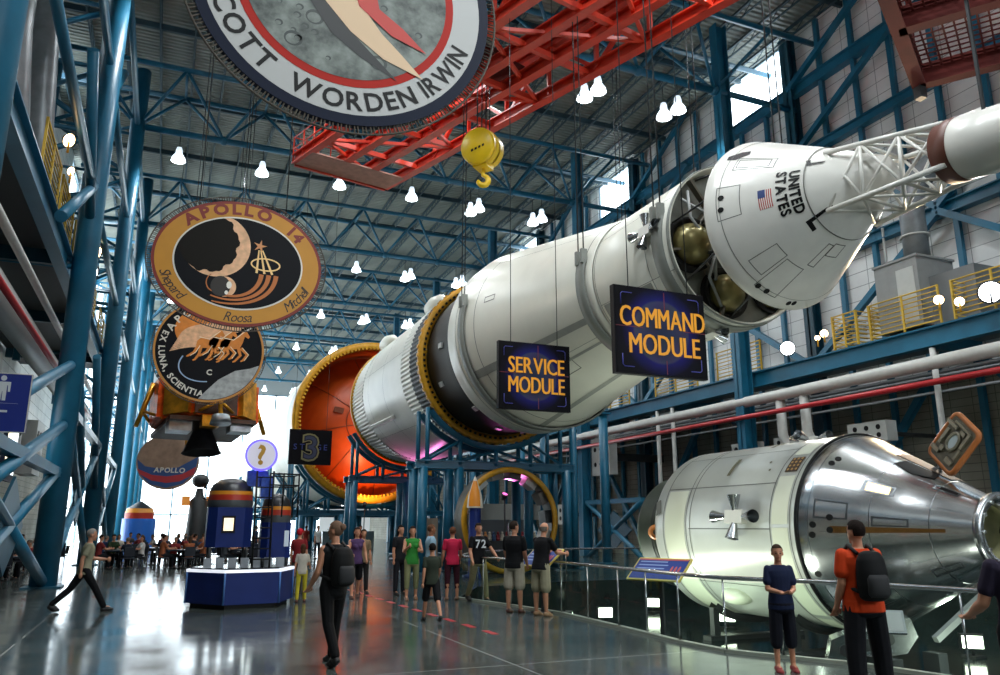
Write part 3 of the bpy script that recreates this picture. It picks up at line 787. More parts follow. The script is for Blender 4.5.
for p in (168, 225, 255): SS.patch(mb, 31.5, 38.2, p, p+.2, .004, 0, 1)
mb.build('weld_seams', SEAM, st)

# --- second stage with orange dome
s2 = thing('booster_stage', 'huge white rocket stage with a yellow rim and an orange domed end', 'rocket stage', (RX, 62, RZc-5.05))
MB().lathe([(49.2, 5.0), (76, 5.0), (76.05, 5.05), (76.5, 5.05), (76.55, 5.0), (112, 5.0), (112, 0)], AM, 128).build('stage_wall', WHITE, s2)
r2 = MB().lathe([(49.3, 4.72), (48.95, 4.72), (48.9, 4.8), (48.9, 5.1), (49.0, 5.15), (49.4, 5.15), (49.45, 5.0)], AM, 128).build('rim', YEL, s2)
mb = MB()
for k in range(120): mb.obox(pol(49.0, 4.72, k*3), (.16, .5, .12), (0, -R(k*3), 0))
mb.build('rim_clips', YEL, r2)
MB().lathe([(49.3, 4.74), (52.0, 4.74), (51.95, 4.6), (51.2, 3.9), (50.4, 2.8), (49.95, 1.5), (49.8, 0)], AM, 96).build('orange_dome', ORG_M, s2)
mb = MB()
for k in range(8):
    a = k*45+10
    pts = [pol(y, r, a) for y, r in ((51.9, 4.58), (51.17, 3.9), (50.37, 2.8), (49.92, 1.5), (49.77, .3))]
    mb.path(pts, .025, 5)
mb.path([pol(49.9, 1.6, k*10) for k in range(36)], .03, 5, closed=True)
mb.obox(pol(50.2, 2.2, 160), (.6, .3, .35), (0, .2, 0)); mb.build('dome_fittings', mat('dome_fitting', '#6e3415', .5), s2)
S2S = Surf(RX, RZc, [(49, 5.0), (112, 5.0)])
for ya, yb in [(49.8, 52.5)]+[(56+k*9, 56.05+k*9) for k in range(6)]: mb = MB(); S2S.patch(mb, ya, yb, 0, 360, .008, 0, 110); mb.build('joint_band', LGREY, s2)

# --- support frames below the rocket
def cradle(y, r, zb, xs, xa, xb, p0, p1, lab, depth=1.2, cr=.19, posts=None):
    t = thing('support_frame', lab, 'support frame', (RX, y, 0), group='rocket support frames')
    for dy in (0, depth):
        MB().ibeam((xa, y+dy, zb), (xb, y+dy, zb), .3, .32).build('cross_beam', BLUE, t)
        for x in xs: 
            c = MB().tube((x, y+dy, .04), (x, y+dy, zb-.1), cr, 16).build('column', BLUE, t)
            MB().box(x-.38, x+.38, y+dy-.38, y+dy+.38, 0, .04).build('foot_plate', BLUED, c)
        mb = MB(); n = 24
        mb.lathe([(y+dy-.14, r), (y+dy-.14, r+.2), (y+dy+.14, r+.2), (y+dy+.14, r)], AM, 40, R(p0), R(p1)); mb.build('saddle_arc', BLUE, t)
        tops = []
        for x in (posts or xs):
            c_ = (x-RX)/(r+.1)
            if abs(c_) < 1:
                z = RZc-(r+.1)*math.sqrt(1-c_*c_)
                if z > zb+.2: MB().tube((x, y+dy, zb), (x, y+dy, z), .09, 10).build('post', BLUE, t); tops.append((x, z))
        for (a, za), (b, zb_) in zip(tops, tops[1:]):
            if za > zb_: MB().tube((b, y+dy, zb+.1), (a, y+dy, za-.3), .06, 8).build('brace', BLUE, t) if False else MB().tube((a, y+dy, zb+.15), (b, y+dy, zb_-.1), .06, 8).build('brace', BLUE, t)
            else: MB().tube((b, y+dy, zb+.15), (a, y+dy, za-.1), .06, 8).build('brace', BLUE, t)
    for x in (xs[0], xs[-1]):
        MB().tube((x, y, zb), (x, y+depth, zb), .1, 8).build('tie', BLUE, t)
    return t
cradle(28.8, 3.4, 4.0, [9.0, 10.45, 13.4, 15.1], 8.7, 15.5, 218, 322, 'blue steel support frame cradling the yellow-rimmed front end of the ribbed stage', posts=[9.15, 10.5, 12, 13.5, 14.85])
cradle(41.0, 3.4, 4.1, [9.1, 11.9, 14.9], 8.8, 15.2, 210, 330, 'blue steel support frame under the ribbed stage in front of the orange dome', posts=[9.2, 10.6, 12, 13.4, 14.8])
cradle(49.3, 5.22, 2.5, [7.0, 10.2, 13.8, 17.0], 6.6, 17.4, 212, 328, 'blue steel support frame curving under the yellow rim of the orange dome', posts=[7.1, 8.1, 9.4, 14.6, 15.9, 16.9])
for i, y in enumerate((60, 72, 84, 97)):
    cradle(y, 5.06, 2.5, [7.0, 10.2, 13.8, 17.0], 6.6, 17.4, 212, 328, 'blue support frame under the huge white stage, %s behind the orange dome' % ORDS[i], posts=[7.1, 8.1, 9.4, 14.6, 15.9, 16.9])
for i, (x, y, h, rr) in enumerate(((15.5, 28.9, 6.2, .16), (16.9, 34.5, 6.4, .2), (13.2, 36.5, 4.4, .16), (18.2, 40, 7, .2), (17.6, 46, 7, .2), (19.5, 33.2, 7, .22), (8.6, 54, 3.0, .2), (18.9, 54, 7, .25), (10.2, 66, 3, .2), (19, 62, 7, .25))):
    mb = MB(); mb.tube((x, y, .04), (x, y, h), rr, 14); mb.box(x-rr*1.6, x+rr*1.6, y-rr*1.6, y+rr*1.6, 0, .04); mb.box(x-rr*1.4, x+rr*1.4, y-rr*1.4, y+rr*1.4, h, h+.08)
    tag(mb.build('floor_post', BLUE), 'round blue steel post standing on the floor among the rocket support frames', 'post', 'blue posts between the support frames')

# ------------------------------------------------------------------ capsule and service module in the pit
LX, LZ = 13.42, 1.55
LM_ = axm(LX, LZ)
LS = Surf(LX, LZ, [(9.6, .55), (12.46, 1.93), (12.5, 1.95), (16.9, 1.95)])
silver = thing('silver_capsule', 'polished silver cone capsule with an open hatch resting low behind the glass barrier', 'space capsule', (LX, 11, LZ-1.95))
# shell built as facets of foil panels
mb = MB(); n = 144
prof = [(9.6, .55), (9.95, .72), (10.7, 1.08), (10.72, 1.1), (11.5, 1.47), (12.2, 1.81), (12.4, 1.91), (12.5, 1.93)]
mb.lathe(prof, LM_, n); mb.build('capsule_shell', CHROME, silver)
mb = MB()
for y in (10.3, 11.25, 12.3): mb.lathe([(y-.012, LS.r(y)+.001), (y, LS.r(y)+.009), (y+.012, LS.r(y)+.001)], LM_, n)
for p in range(0, 360, 30): LS.patch(mb, 9.8, 12.4, p, p+.35, .005, 0, 1)
for (y0, y1, a, b) in ((10.9, 11.45, 139, 149), (10.6, 11.2, 168, 176), (9.98, 10.4, 118, 126), (10.0, 10.5, 222, 232), (11.6, 12.2, 160, 172)):
    LS.outline(mb, y0, y1, a, b, .03, .012)
mb.build('panel_joints', mat('joint_steel', '#7d8286', .3, metal=1.), silver)
mb = MB()
LS.poly(mb, [(10.55, 98), (11.2, 100), (11.25, 112), (10.85, 117), (10.5, 110)], .02)          # round-cornered dark window
mb.build('dark_window', BLK, silver); mb = MB(); LS.patch(mb, 10.0, 10.3, 119.5, 124.5, .016); mb.build('dark_window', BLK, silver)
for y, p in ((12.1, 128), (12.15, 133), (12.2, 176), (12.22, 182), (11.9, 171), (11.9, 179), (12.3, 205)): mb = MB(); LS.disc(mb, y, p, .06, .016); mb.build('thruster_port', BLK, silver)
mb = MB(); LS.patch(mb, 10.98, 11.38, 140.5, 147.5, .016); mb.build('lit_window', mat('window_warm', '#e8c86a', .3, emit='#ffe39a', es=2.5), silver)
mb = MB(); LS.patch(mb, 10.05, 11.9, 176.5, 181, .014); mb.build('heat_streak', mat('copper_streak', '#b98b55', .25, metal=1., vary=.3), silver)
# open hatch hole + hatch door
mb = MB(); LS.patch(mb, 10.35, 11.5, 66, 96, .014); mb.build('hatch_opening', mat('hatch_dark', '#5b463a', .6, vary=.3), silver)
hd = MB()
hc = Vector((13.42, 10.26, 3.12)); F = frame(hc, (-.11, -.47, -.44), (.1, -.72, .68)) @ Matrix.Diagonal((.6, .66, .8, 1))
o2 = []
for cx_, cy_, q in ((.42, .52, 0), (-.42, .52, 1), (-.42, -.52, 2), (.42, -.52, 3)):
    for k in range(5): a = (q+k/4)*PI/2; o2.append((cx_+.16*math.cos(a), cy_+.16*math.sin(a)))
hd.prism([(a*.98, b*.98) for a, b in o2], F, -.05, .05); dr = hd.build('hatch_door', mat('hatch_inner', '#5e594a', .5, vary=.4, scale=9), silver)
m2 = MB(); m2.path([F @ Vector((a*1.04, b*1.04, 0)) for a, b in o2], .055, 8, closed=True); m2.build('hatch_seal', mat('seal_orange', '#a9622c', .5), dr)
for sg in (1, -1):
    m2 = MB()
    m2.path([F @ Vector((.2*math.cos(a), .27*math.sin(a)+.05, sg*.08)) for a in [k*PI/8 for k in range(16)]], .03, 6, closed=True)
    for (a, b, c, d) in ((-.4, -.45, .35, .12), (-.38, .42, .5, .1), (.38, .3, .1, .5), (-.4, 0, .1, .5), (.3, -.45, .3, .14), (0, .55, .7, .06), (.42, -.15, .08, .3), (-.2, -.3, .15, .15), (.15, .42, .2, .12)):
        m2.prism([(a-c/2, b-d/2), (a+c/2, b-d/2), (a+c/2, b+d/2), (a-c/2, b+d/2)], F, sg*.05, sg*.11)
    m2.build('latch_gear', mat('latch_metal', '#8a8676', .4, metal=.6, vary=.3), dr)
    m2 = MB(); m2.flat([(.17*math.cos(a), .24*math.sin(a)+.05) for a in [k*PI/8 for k in range(16)]], F, sg*.07); m2.build('hatch_window', mat('hatch_glass', '#b8c4c8', .1), dr)
m2 = MB(); m2.bar((13.45, 11.1, 2.62), F @ Vector((.2, -.6, 0)), .05, .05); m2.bar((13.5, 10.7, 2.5), F @ Vector((-.3, -.6, 0)), .05, .05); m2.build('hinge_arm', STEEL, dr)
# docking ring and tunnel
rg = MB().lathe([(9.7, .55), (9.6, .66), (9.5, .68), (9.46, .62), (9.5, .5), (9.75, .46)], LM_, 64).build('docking_ring', STEEL, silver)
MB().lathe([(9.72, .47), (10.3, .45), (10.3, 0)], LM_, 48).build('tunnel', mat('tunnel_olive', '#8d8c66', .5, vary=.3), rg)
m2 = MB()
for a in range(0, 360, 30): m2.tube(pol(9.5, .57, a, LX, LZ), pol(9.42, .57, a, LX, LZ), .03, 8)
m2.build('ring_bolts', STEEL, rg)
# service module in the pit
sv = thing('service_section', 'pale grey cylindrical service module lying behind the glass barrier, joined to the silver capsule', 'service module', (LX, 14.7, LZ-1.95))
MB().lathe([(12.5, 1.93), (12.52, 1.97), (12.56, 1.97), (12.6, 1.95), (16.78, 1.95), (16.9, 1.9), (16.92, 1.6), (16.92, .9)], LM_, 144).build('barrel', mat('module_satin', '#c9ccc6', .28, vary=.06, scale=1.5, metal=.15), sv)
MB().lathe([(12.49, 1.94), (12.5, 1.985), (12.54, 1.985), (12.55, 1.94)], LM_, 144).build('joint_band', BLK, sv)
for (y0, y1, a, b) in ((12.72, 13.12, 85, 128), (12.72, 13.12, 146, 176), (12.72, 13.12, 178, 236), (15.75, 16.45, 152, 262), (12.72, 13.12, 240, 262)): mb = MB(); LS.patch(mb, y0, y1, a, b, .008); mb.build('radiator_panel', WPANEL, sv)
mb = MB()
for y in (12.66, 13.16, 15.68, 16.5, 15.55): LS.patch(mb, y, y+.022, 0, 360, .006, 0, 140)
LS.patch(mb, 13.16, 15.6, 178.5, 179.1, .006, 0, 1); LS.patch(mb, 13.16, 16.5, 150, 150.6, .006, 0, 1); LS.patch(mb, 13.16, 16.5, 120, 120.4, .006, 0, 1); LS.patch(mb, 13.16, 16.5, 215, 215.5, .006, 0, 1)
mb.build('panel_seams', SEAM, sv)
mb = MB(); LS.patch(mb, 14.62, 14.72, 126, 142, .012); LS.patch(mb, 14.0, 14.5, 104, 106, .012); LS.patch(mb, 14.1, 14.2, 100, 112, .012); LS.disc(mb, 13.5, 140, .03, .01); LS.disc(mb, 13.62, 133, .03, .01); mb.build('slots', mat('slot_olive', '#6f6c54', .5), sv)
mb = MB(); LS.patch(mb, 12.74, 13.06, 131, 143, .012); pl = mb.build('umbilical_plate', mat('plate_brown', '#4a3524', .6, vary=.3, scale=20), sv)
mb = MB()
for i in range(4):
    for j in range(3): LS.disc(mb, 12.79+.1*j, 132.5+2.9*i, .03, .02, 0, 8)
mb.build('plate_sockets', mat('socket_tan', '#b98f4e', .5), pl)
p = LS.at(14.02, 171.8, 0); q = rcs_quad(sv, p, pol(0, 1, 171.8, 0, 0), (0, 1, 0), pol(0, 1, 261.8, 0, 0), 1.25)
p = LS.at(14.02, 81.8, 0); rcs_quad(sv, p, pol(0, 1, 81.8, 0, 0), (0, 1, 0), pol(0, 1, 171.8, 0, 0), 1.1)
mb = MB(); mb.sphere(LS.at(14.85, 226.7, -.02), (.34, .38, .2), 20, 10, 0); mb.build('scoop_fairing', WPANEL, sv)
mb = MB(); LS.poly(mb, [(16.7, 158), (16.6, 168), (16.78, 170), (16.85, 160)], .02); 
mb.build('edge_plate', SEAM, sv)
mb = MB(); c = Vector((11.6, 16.98, 1.5)); mb.lathe([(0, .07), (-.02, .14), (.04, .19), (.1, .14)], Matrix.Translation(c) @ Matrix.Rotation(PI/2, 4, 'X') @ Matrix.Rotation(-.5, 4, 'Y'), 24); mb.build('orange_ring', mat('ring_orange', '#c87f3e', .5), sv)
silver.location = (13.32, 10.735, LZ-1.95+.05); silver.scale = (1, .93, 1)
sv.location = (13.32, 14.59, LZ-1.95+.05); sv.scale = (1, 1.12, 1)
# engine bell
bell = thing('engine_bell', 'dark green-grey engine bell at the tail of the pit service module', 'engine bell', (LX, 18, LZ-1.4))
bp_ = [(16.95, .45), (17.1, .5), (17.3, .62), (17.7, .85), (18.2, 1.08), (18.9, 1.3), (19.5, 1.42), (19.5, 1.36), (18.9, 1.24), (18.2, 1.02), (17.7, .8)]
mb = MB(); mb.lathe([(16.95, 1.0), (17.3, 1.2), (17.75, 1.33), (18.6, 1.45), (18.62, 1.47), (18.7, 1.47), (18.7, 1.4), (17.75, 1.25), (17.2, 1.05)], LM_, 72); mb.build('nozzle_shell', DKG, bell)
mb = MB(); mb.lathe([(17.2, 1.24), (17.25, 1.19), (17.3, 1.24)], LM_, 60); mb.lathe([(18.05, 1.4), (18.1, 1.36), (18.15, 1.41)], LM_, 60); mb.build('stiffening_ring', DARK, bell)
# cradle under the pit module
for i, y in enumerate((13.4, 16.0)):
    t = thing('display_cradle', 'dark steel cradle beneath the pit service module, '+('beside the silver cone' if i == 0 else 'by the engine end'), 'cradle', (LX, y, PITZ), group='pit cradles')
    m2 = MB(); m2.lathe([(y-.12, 1.96), (y-.12, 2.1), (y+.12, 2.1), (y+.12, 1.96)], LM_, 30, R(235), R(305)); m2.build('saddle', DARK, t)
    for dx in (-1.15, 1.15):
        m2 = MB(); m2.box(LX+dx-.08, LX+dx+.08, y-.08, y+.08, PITZ, LZ-1.72); m2.build('leg', DARK, t)
    m2 = MB(); m2.box(LX-1.4, LX+1.4, y-.15, y+.15, PITZ, PITZ+.1); m2.build('base_beam', DARK, t)
t = thing('heat_shield_stand', 'shiny silver bracket stand on the pit floor under the silver cone', 'stand', (11.9, 9.6, PITZ))
m2 = MB(); F = frame((11.15, 10.55, -.2), (.75, -.62, .3), (-.2, .1, .95)); m2.prism([(-.75, -.2), (.55, -.3), (.8, -.1), (.8, .2), (.55, .32), (-.5, .2)], F, -.2, .2); m2.build('bracket_body', CHROME, t)
for k in range(3):
    m2 = MB(); m2.prism([(-.35+k*.35+.1*math.cos(a), -.02+.1*math.sin(a)) for a in [j*PI/6 for j in range(12)]], F, .2, .215); m2.build('lightening_hole', DARK, t)
m2 = MB(); m2.box(11.0, 11.25, 9.9, 10.4, PITZ, -.4); m2.box(11.7, 11.9, 9.6, 9.9, PITZ, -.3); m2.build('foot', DARK, t)
m2 = MB(); m2.bar((11.8, 9.7, -.1), (12.9, 9.6, .55), .1, .1); m2.build('arm', GREY, t)
# floodlights in the pit
for i, (x, y, tx, ty, tz, e) in enumerate(((9.6, 15.3, 12.0, 15, .9, 0), (10.0, 19.0, 12.5, 17.6, 1.2, 0), (11.3, 8.4, 12.8, 10.6, .8, 0), (9.0, 12.2, 12.4, 13.6, .9, 0), (11.45, 19.7, 10.2, 15.5, 6, 0), (13.9, 17.6, 12.4, 15.8, 5, 0), (15.5, 11.9, 12.5, 8.5, 6, 0), (14.3, 21.6, 12.6, 19, 6, 0))):
    d = (Vector((tx, ty, tz))-Vector((x, y, PITZ+.25))).normalized()
    t = thing('floodlight', 'small floodlight on the pit floor ' + ['beside the pale service module', 'near the dark engine bell', 'below the silver cone', 'close to the kerb by the rail posts', 'facing up to the hanging rocket, left of the bell', 'just behind the pale service module', 'on the far side of the silver cone', 'beyond the dark engine bell'][i], 'floodlight', (x, y, PITZ), group='pit floodlights')
    m2 = MB(); m2.box(x-.16, x+.16, y-.16, y+.16, PITZ, PITZ+.04); m2.tube((x, y, PITZ+.04), (x, y, PITZ+.2), .03, 8); m2.build('base', DARK, t)
    c = Vector((x, y, PITZ+.3)); F = frame(c, Vector((-d.y, d.x, 0)), Vector((0, 0, 1))); zz = F.to_3x3() @ Vector((0, 0, 1)); sg = 1 if zz.dot(d) > 0 else -1
    m2 = MB(); m2.prism([(-.22, -.15), (.22, -.15), (.22, .15), (-.22, .15)], F, -sg*.12, sg*.06); m2.build('housing', DARK, t)
    m2 = MB(); m2.flat([(-.19, -.12), (.19, -.12), (.19, .12), (-.19, .12)], F, sg*.065); m2.build('lens', FLOODG, t)
    light('SPOT', c+d*.15, (tx, ty, tz), [230, 140, 110, 230, 450, 60, 350, 450][i], (.92, 1, .84), .15, 115, .7, 'flood_light')
# ------------------------------------------------------------------ red overhead crane bridge
def red_crane():
    rt = thing('overhead_crane', 'long red lattice crane bridge running below the roof behind the largest round emblem', 'overhead crane', (8, 22, 16.5))
    A = Vector((3.78, 30.85, 16.5)); B = Vector((7.86, 31.79, 16.5)); d = Vector((5.68, -16.1, 0)).normalized(); d = Vector((d.x, d.y, 0))
    s = (B-A).normalized(); L = 27.0; H = 1.9
    def P(t, k, h): return A+(B-A)*k+d*t+Vector((0, 0, h))
    for k in (0, .36, .66, 1):
        MB().ibeam(P(0, k, 0), P(L, k, 0), .32, .42).build('lower_beam', RED, rt)
        if k in (0, 1): MB().ibeam(P(3.2, k, H), P(L, k, H), .26, .34).build('upper_beam', RED, rt)
    for k in (0, 1):
        i = 0; t = 1.4
        while t < L-2:
            if t > 3: MB().bar(P(t, k, 0), P(t, k, H), .13, .13).build('upright', RED, rt)
            if t > 3: MB().bar(P(t, k, 0 if i % 2 else H), P(t+2.2, k, H if i % 2 else 0), .13, .13).build('lattice_diagonal', RED, rt)
            t += 2.2; i += 1
    t = 0; i = 0
    while t < L-1:
        MB().bar(P(t, 0, 0), P(t, 1, 0), .16, .2).build('cross_member', RED, rt)
        MB().bar(P(t, 0 if i % 2 else 1, 0), P(t+2.4, 1 if i % 2 else 0, 0), .12, .12).build('lower_diagonal', RED, rt)
        t += 2.4; i += 1
    for t in (3.2, 8, 12.8, 17.6): MB().bar(P(t, 0, H), P(t, 1, H), .14, .18).build('cross_member', RED, rt)
    # end walkway
    mb = MB(); vs = [P(0, -.0, -.22), P(0, 1.0, -.22), P(1.5, 1.0, -.22), P(1.5, 0, -.22)]
    mb.add(vs+[v+Vector((0, 0, .06)) for v in vs], [(0, 1, 2, 3), (4, 5, 6, 7), (0, 1, 5, 4), (1, 2, 6, 5), (2, 3, 7, 6), (3, 0, 4, 7)])
    mb.build('walkway_deck', mat('deck_rose', '#a97a6c', .6, vary=.2), rt)
    MB().bar(P(0, 0, -.1), P(0, 1, -.1), .12, .36).build('end_beam', RED, rt)
    mb = MB()
    for h in (.5, 1.0): mb.tube(P(0, -.02, h), P(0, .5, h), .03, 6); mb.tube(P(0, -.02, h), P(3.5, -.02, h), .03, 6)
    for k in range(5): mb.tube(P(0, -.02+.13*k, -.1), P(0, -.02+.13*k, 1.0), .03, 6)
    for k in range(5): mb.tube(P(.85*k, -.02, -.1), P(.85*k, -.02, 1.0), .03, 6)
    mb.build('guard_rail', RED, rt)
    return P, rt
CP, crane = red_crane()
# hoist trolley
hk = Vector((8.86, 22.4, 14.0))
tr_ = thing('hoist_trolley', 'dark red hoist trolley riding on the crane bridge above the yellow hook block', 'hoist trolley', (hk.x, hk.y, 16.9))
mb = MB(); mb.obox((hk.x, hk.y, 17.2), (2.6, 1.4, .35), (0, 0, .34)); mb.build('trolley_frame', REDD, tr_)
mb = MB(); mb.tube((hk.x-.9, hk.y-.1, 17.7), (hk.x+.9, hk.y+.4, 17.7), .38, 20); mb.build('cable_drum', REDD, tr_)
mb = MB(); mb.obox((hk.x-.9, hk.y+.5, 17.7), (.5, .6, .7), (0, 0, .34)); mb.build('motor', DARK, tr_)
hb = thing('hook_block', 'round bright yellow crane hook block with a dangling hook', 'hook block', tuple(hk-Vector((0, 0, .6))))
ax = Vector((.72, .62, .12)).normalized(); S0 = hk-ax*.42; S1 = hk+ax*.5
mb = MB(); 
F = Matrix.Translation(hk) @ ax.to_track_quat('Z', 'Y').to_matrix().to_4x4()
mb.lathe([(-.5, 0), (-.5, .56), (-.44, .62), (-.3, .62), (-.27, .55), (-.22, .55), (-.2, .64), (-.08, .64)], F, 48); mb.build('side_plate', YELB, hb)
mb = MB(); mb.lathe([(.08, .6), (.35, .6), (.4, .56), (.4, 0)], F, 48); mb.build('side_plate', YELB, hb)
mb = MB(); mb.lathe([(-.1, .5), (.1, .5)], F, 40); mb.build('sheave', mat('sheave_brown', '#5d3b18', .6), hb)
mb = MB(); mb.obox(hk-Vector((0, 0, .45)), (.55, .5, .5), (0, 0, .7)); mb.build('lower_housing', YELB, hb)
FF = frame(hk-ax*.505, (ax.y*1.0, -ax.x, .25), (0, 0, 1)); 
mb = MB()
for k in range(4): mb.prism([(-.24+k*.14, -.14), (-.16+k*.14, -.14), (-.14+k*.14, -.06), (-.22+k*.14, -.06)], FF, -.004, .004)
mb.build('stencil_mark', BLK, hb)
pts = [hk+Vector((0, 0, -.7))]
u_ = Vector((.8, -.3, 0)).normalized()
for k in range(13):
    a = R(90-k*23); pts.append(hk+Vector((0, 0, -1.12))+u_*(.17*math.cos(a))+Vector((0, 0, .17*math.sin(a))))
mb = MB(); mb.path(pts, [.07]+[.07+.03*math.sin(k/12*PI) for k in range(12)]+[.03], 10); mb.build('hook', YELB, hb)
for dx, dy in ((-.34, -.3), (-.1, -.1), (.14, .12), (.34, .28)):
    tag(MB().tube(hk+Vector((dx, dy, .35)), (hk.x+dx, hk.y+dy, 17.3), .022, 6).build('hoist_cable', CABLE), 'taut dark steel cable between the hoist trolley and yellow hook block', 'cable', 'hoist cables')

# red access platform, upper right
rp = thing('access_platform', 'dark red steel platform with a see-through grating floor over the escape rocket', 'platform', (15, 8.5, 12))
Bc = Vector((15.7, 11.5, 12.0)); ua = Vector((-.86, -.52, 0)).normalized(); ub = Vector((.57, -.82, 0)).normalized()
def Q(a, b, h=0): return Bc+ua*a+ub*b+Vector((0, 0, h))
LA, LB = 6.5, 6.5
for (p, q) in ((Q(0, 0), Q(LA, 0)), (Q(0, 0), Q(0, LB)), (Q(LA, 0), Q(LA, LB)), (Q(0, LB), Q(LA, LB)), (Q(0, 2.4), Q(LA, 2.4)), (Q(2.6, 0), Q(2.6, LB))):
    MB().ibeam(p+Vector((0, 0, .1)), q+Vector((0, 0, .1)), .3, .5).build('edge_beam', REDD, rp)
mb = MB()
for k in range(30):
    a = .1+k*.215
    if a < LA: mb.bar(Q(a, 0, .25), Q(a, LB, .25), .04, .02)
for k in range(30):
    b = .1+k*.215
    if b < LB: mb.bar(Q(0, b, .25), Q(LA, b, .25), .04, .02)
mb.build('grating', REDD, rp)
for a in (0,):
    mb = MB(); vs = [Q(4.2, 0, .42), Q(LA, 0, .42), Q(LA, LB, .42), Q(4.2, LB, .42)]
    mb.add(vs+[v+Vector((0, 0, .05)) for v in vs], [(0, 1, 2, 3), (4, 5, 6, 7), (0, 1, 5, 4), (1, 2, 6, 5), (2, 3, 7, 6), (3, 0, 4, 7)]); mb.build('solid_deck', REDD, rp)
for p in (Q(0, 0), Q(LA, 0), Q(0, LB), Q(LA, LB)): MB().tube(p+Vector((0, 0, .3)), (p.x, p.y, 25.2), .05, 8).build('hanger_rod', REDD, rp)
mb = MB(); mb.box(Bc.x-.1, Bc.x+.1, Bc.y-.1, Bc.y+.1, 11.55, 11.85); mb.build('corner_shackle', DARK, rp)

# ------------------------------------------------------------------ hanging signs
def sign_frame(x0, x1, y, z0, z1):  return frame((x0, y, z0), (1, 0, 0), (0, 0, 1))
def glow_disc():
    m = bpy.data.materials.new('sign_print'); m.use_nodes = True; nt = m.node_tree; b = nt.nodes['Principled BSDF']; N = nt.nodes.new; L = nt.links.new
    tc = N('ShaderNodeTexCoord'); mp = N('ShaderNodeMapping'); mp.inputs['Location'].default_value = (-.5, -.5, -.5); L(tc.outputs['Generated'], mp.inputs[0])
    mp.vector_type = 'POINT'
    ln = N('ShaderNodeVectorMath'); ln.operation = 'LENGTH'
    sx = N('ShaderNodeVectorMath'); sx.operation = 'MULTIPLY'; sx.inputs[1].default_value = (1.15, 0, .95); L(mp.outputs[0], sx.inputs[0]); L(sx.outputs[0], ln.inputs[0])
    r = N('ShaderNodeValToRGB'); e = r.color_ramp.elements
    e[0].position = 0; e[0].color = srgb('#232a44'); e[1].position = .34; e[1].color = srgb('#3a3d58')
    for p, c in ((.365, '#1b1b5c'), (.5, '#090718'), (.6, '#040308')): q = e.new(p); q.color = srgb(c)
    L(ln.outputs['Value'], r.inputs['Fac']); 
    n = N('ShaderNodeTexNoise'); n.inputs['Scale'].default_value = 5; n.inputs['Detail'].default_value = 5; L(tc.outputs['Generated'], n.inputs['Vector'])
    mx = N('ShaderNodeMix'); mx.data_type = 'RGBA'; mx.blend_type = 'MULTIPLY'; mx.inputs['Factor'].default_value = .8; L(r.outputs[0], mx.inputs[6]); L(n.outputs['Color'], mx.inputs[7])
    mx2 = N('ShaderNodeVectorMath'); mx2.operation = 'SCALE'; mx2.inputs['Scale'].default_value = 1.7; L(mx.outputs[2], mx2.inputs[0])
    L(mx2.outputs[0], b.inputs['Base Color']); b.inputs['Roughness'].default_value = .5; b.inputs['Specular IOR Level'].default_value = .12; return m
SIGNP = glow_disc(); SBR = mat('sign_bracket_blue', '#4a4ba8', .4); SRD = mat('sign_hairline_red', '#6e1a2a', .4)
def hang_sign(name, label, x0, x1, y, z0, z1, texts, cable_x=(.18, .84)):
    t = thing(name, label, 'hanging sign', ((x0+x1)/2, y, z0)); W, H = x1-x0, z1-z0; F = sign_frame(x0, x1, y, z0, z1)
    MB().box(x0, x1, y, y+.14, z0, z1).build('sign_box', SIGNK, t)
    MB().box(x0+.02, x1-.02, y-.012, y, z0+.02, z1-.02).build('printed_face', SIGNP, t)
    mb = MB()
    for cx_, cz_, sx_, sz_ in ((.07, .08, 1, 1), (.93, .08, -1, 1), (.07, .92, 1, -1), (.93, .92, -1, -1)):
        a = Vector((x0+cx_*W, y-.018, z0+cz_*H)); mb.path([a+Vector((sx_*.2*W*.6, 0, 0)), a+Vector((sx_*.04, 0, 0)), a+Vector((0, 0, sz_*.04)), a+Vector((0, 0, sz_*.14*H))], .009, 5)
    mb.build('corner_marks', SBR, t)
    mb = MB(); mb.box(x0+.02, x0+.3*W, y-.016, y-.012, z0+H*.53, z0+H*.535+.006); mb.box(x0+.75*W, x1-.02, y-.016, y-.012, z0+H*.53, z0+H*.535+.006); mb.box(x0+W*.54, x0+W*.545+.006, y-.016, y-.012, z0+.04, z0+H*.18); mb.box(x0+W*.54, x0+W*.545+.006, y-.016, y-.012, z1-.26*H, z1-.06); mb.build('hairlines', SRD, t)
    mb = MB()
    for s, cx_, bz, size, wf in texts: put_text(mb, s, F, cx_*W, bz*H, size, 0, .03, 0, .1, wf*W/text_verts(s, size, 0, .1, 1.)[1]), put_text(mb, s, F, cx_*W+.012, bz*H, size, 0, .031, 0, .1, wf*W/text_verts(s, size, 0, .1, 1.)[1]), put_text(mb, s, F, cx_*W-.012, bz*H, size, 0, .032, 0, .1, wf*W/text_verts(s, size, 0, .1, 1.)[1])
    mb.build('lettering', SIGNT, t)
    for c in cable_x:
        MB().tube((x0+c*W, y+.07, z1), (x0+c*W, y+.07, 24.3), .012, 6).build('hanger_wire', CABLE, t)
    return t
hang_sign('command_sign', 'square dark hanging sign reading COMMAND MODULE in orange letters', 7.97, 10.17, 13, 4.63, 6.45, [('COMMAND', .52, .54, .60, .93), ('MODULE', .53, .235, .60, .77)])
hang_sign('service_sign', 'smaller-looking dark hanging sign reading SERVICE MODULE in orange letters', 7.78, 9.88, 18.5, 4.66, 6.47, [('SERVICE', .52, .54, .62, .78), ('MODULE', .52, .25, .62, .78)])
s3 = Vector((5.9, 42, 0))
t = thing('stage_sign', 'square dark hanging sign with a large outlined 3 over the word STAGE', 'hanging sign', (6.9, 42, 4.5))
x0, x1, z0, z1, yS = 5.82, 8.02, 4.82, 6.65, 42
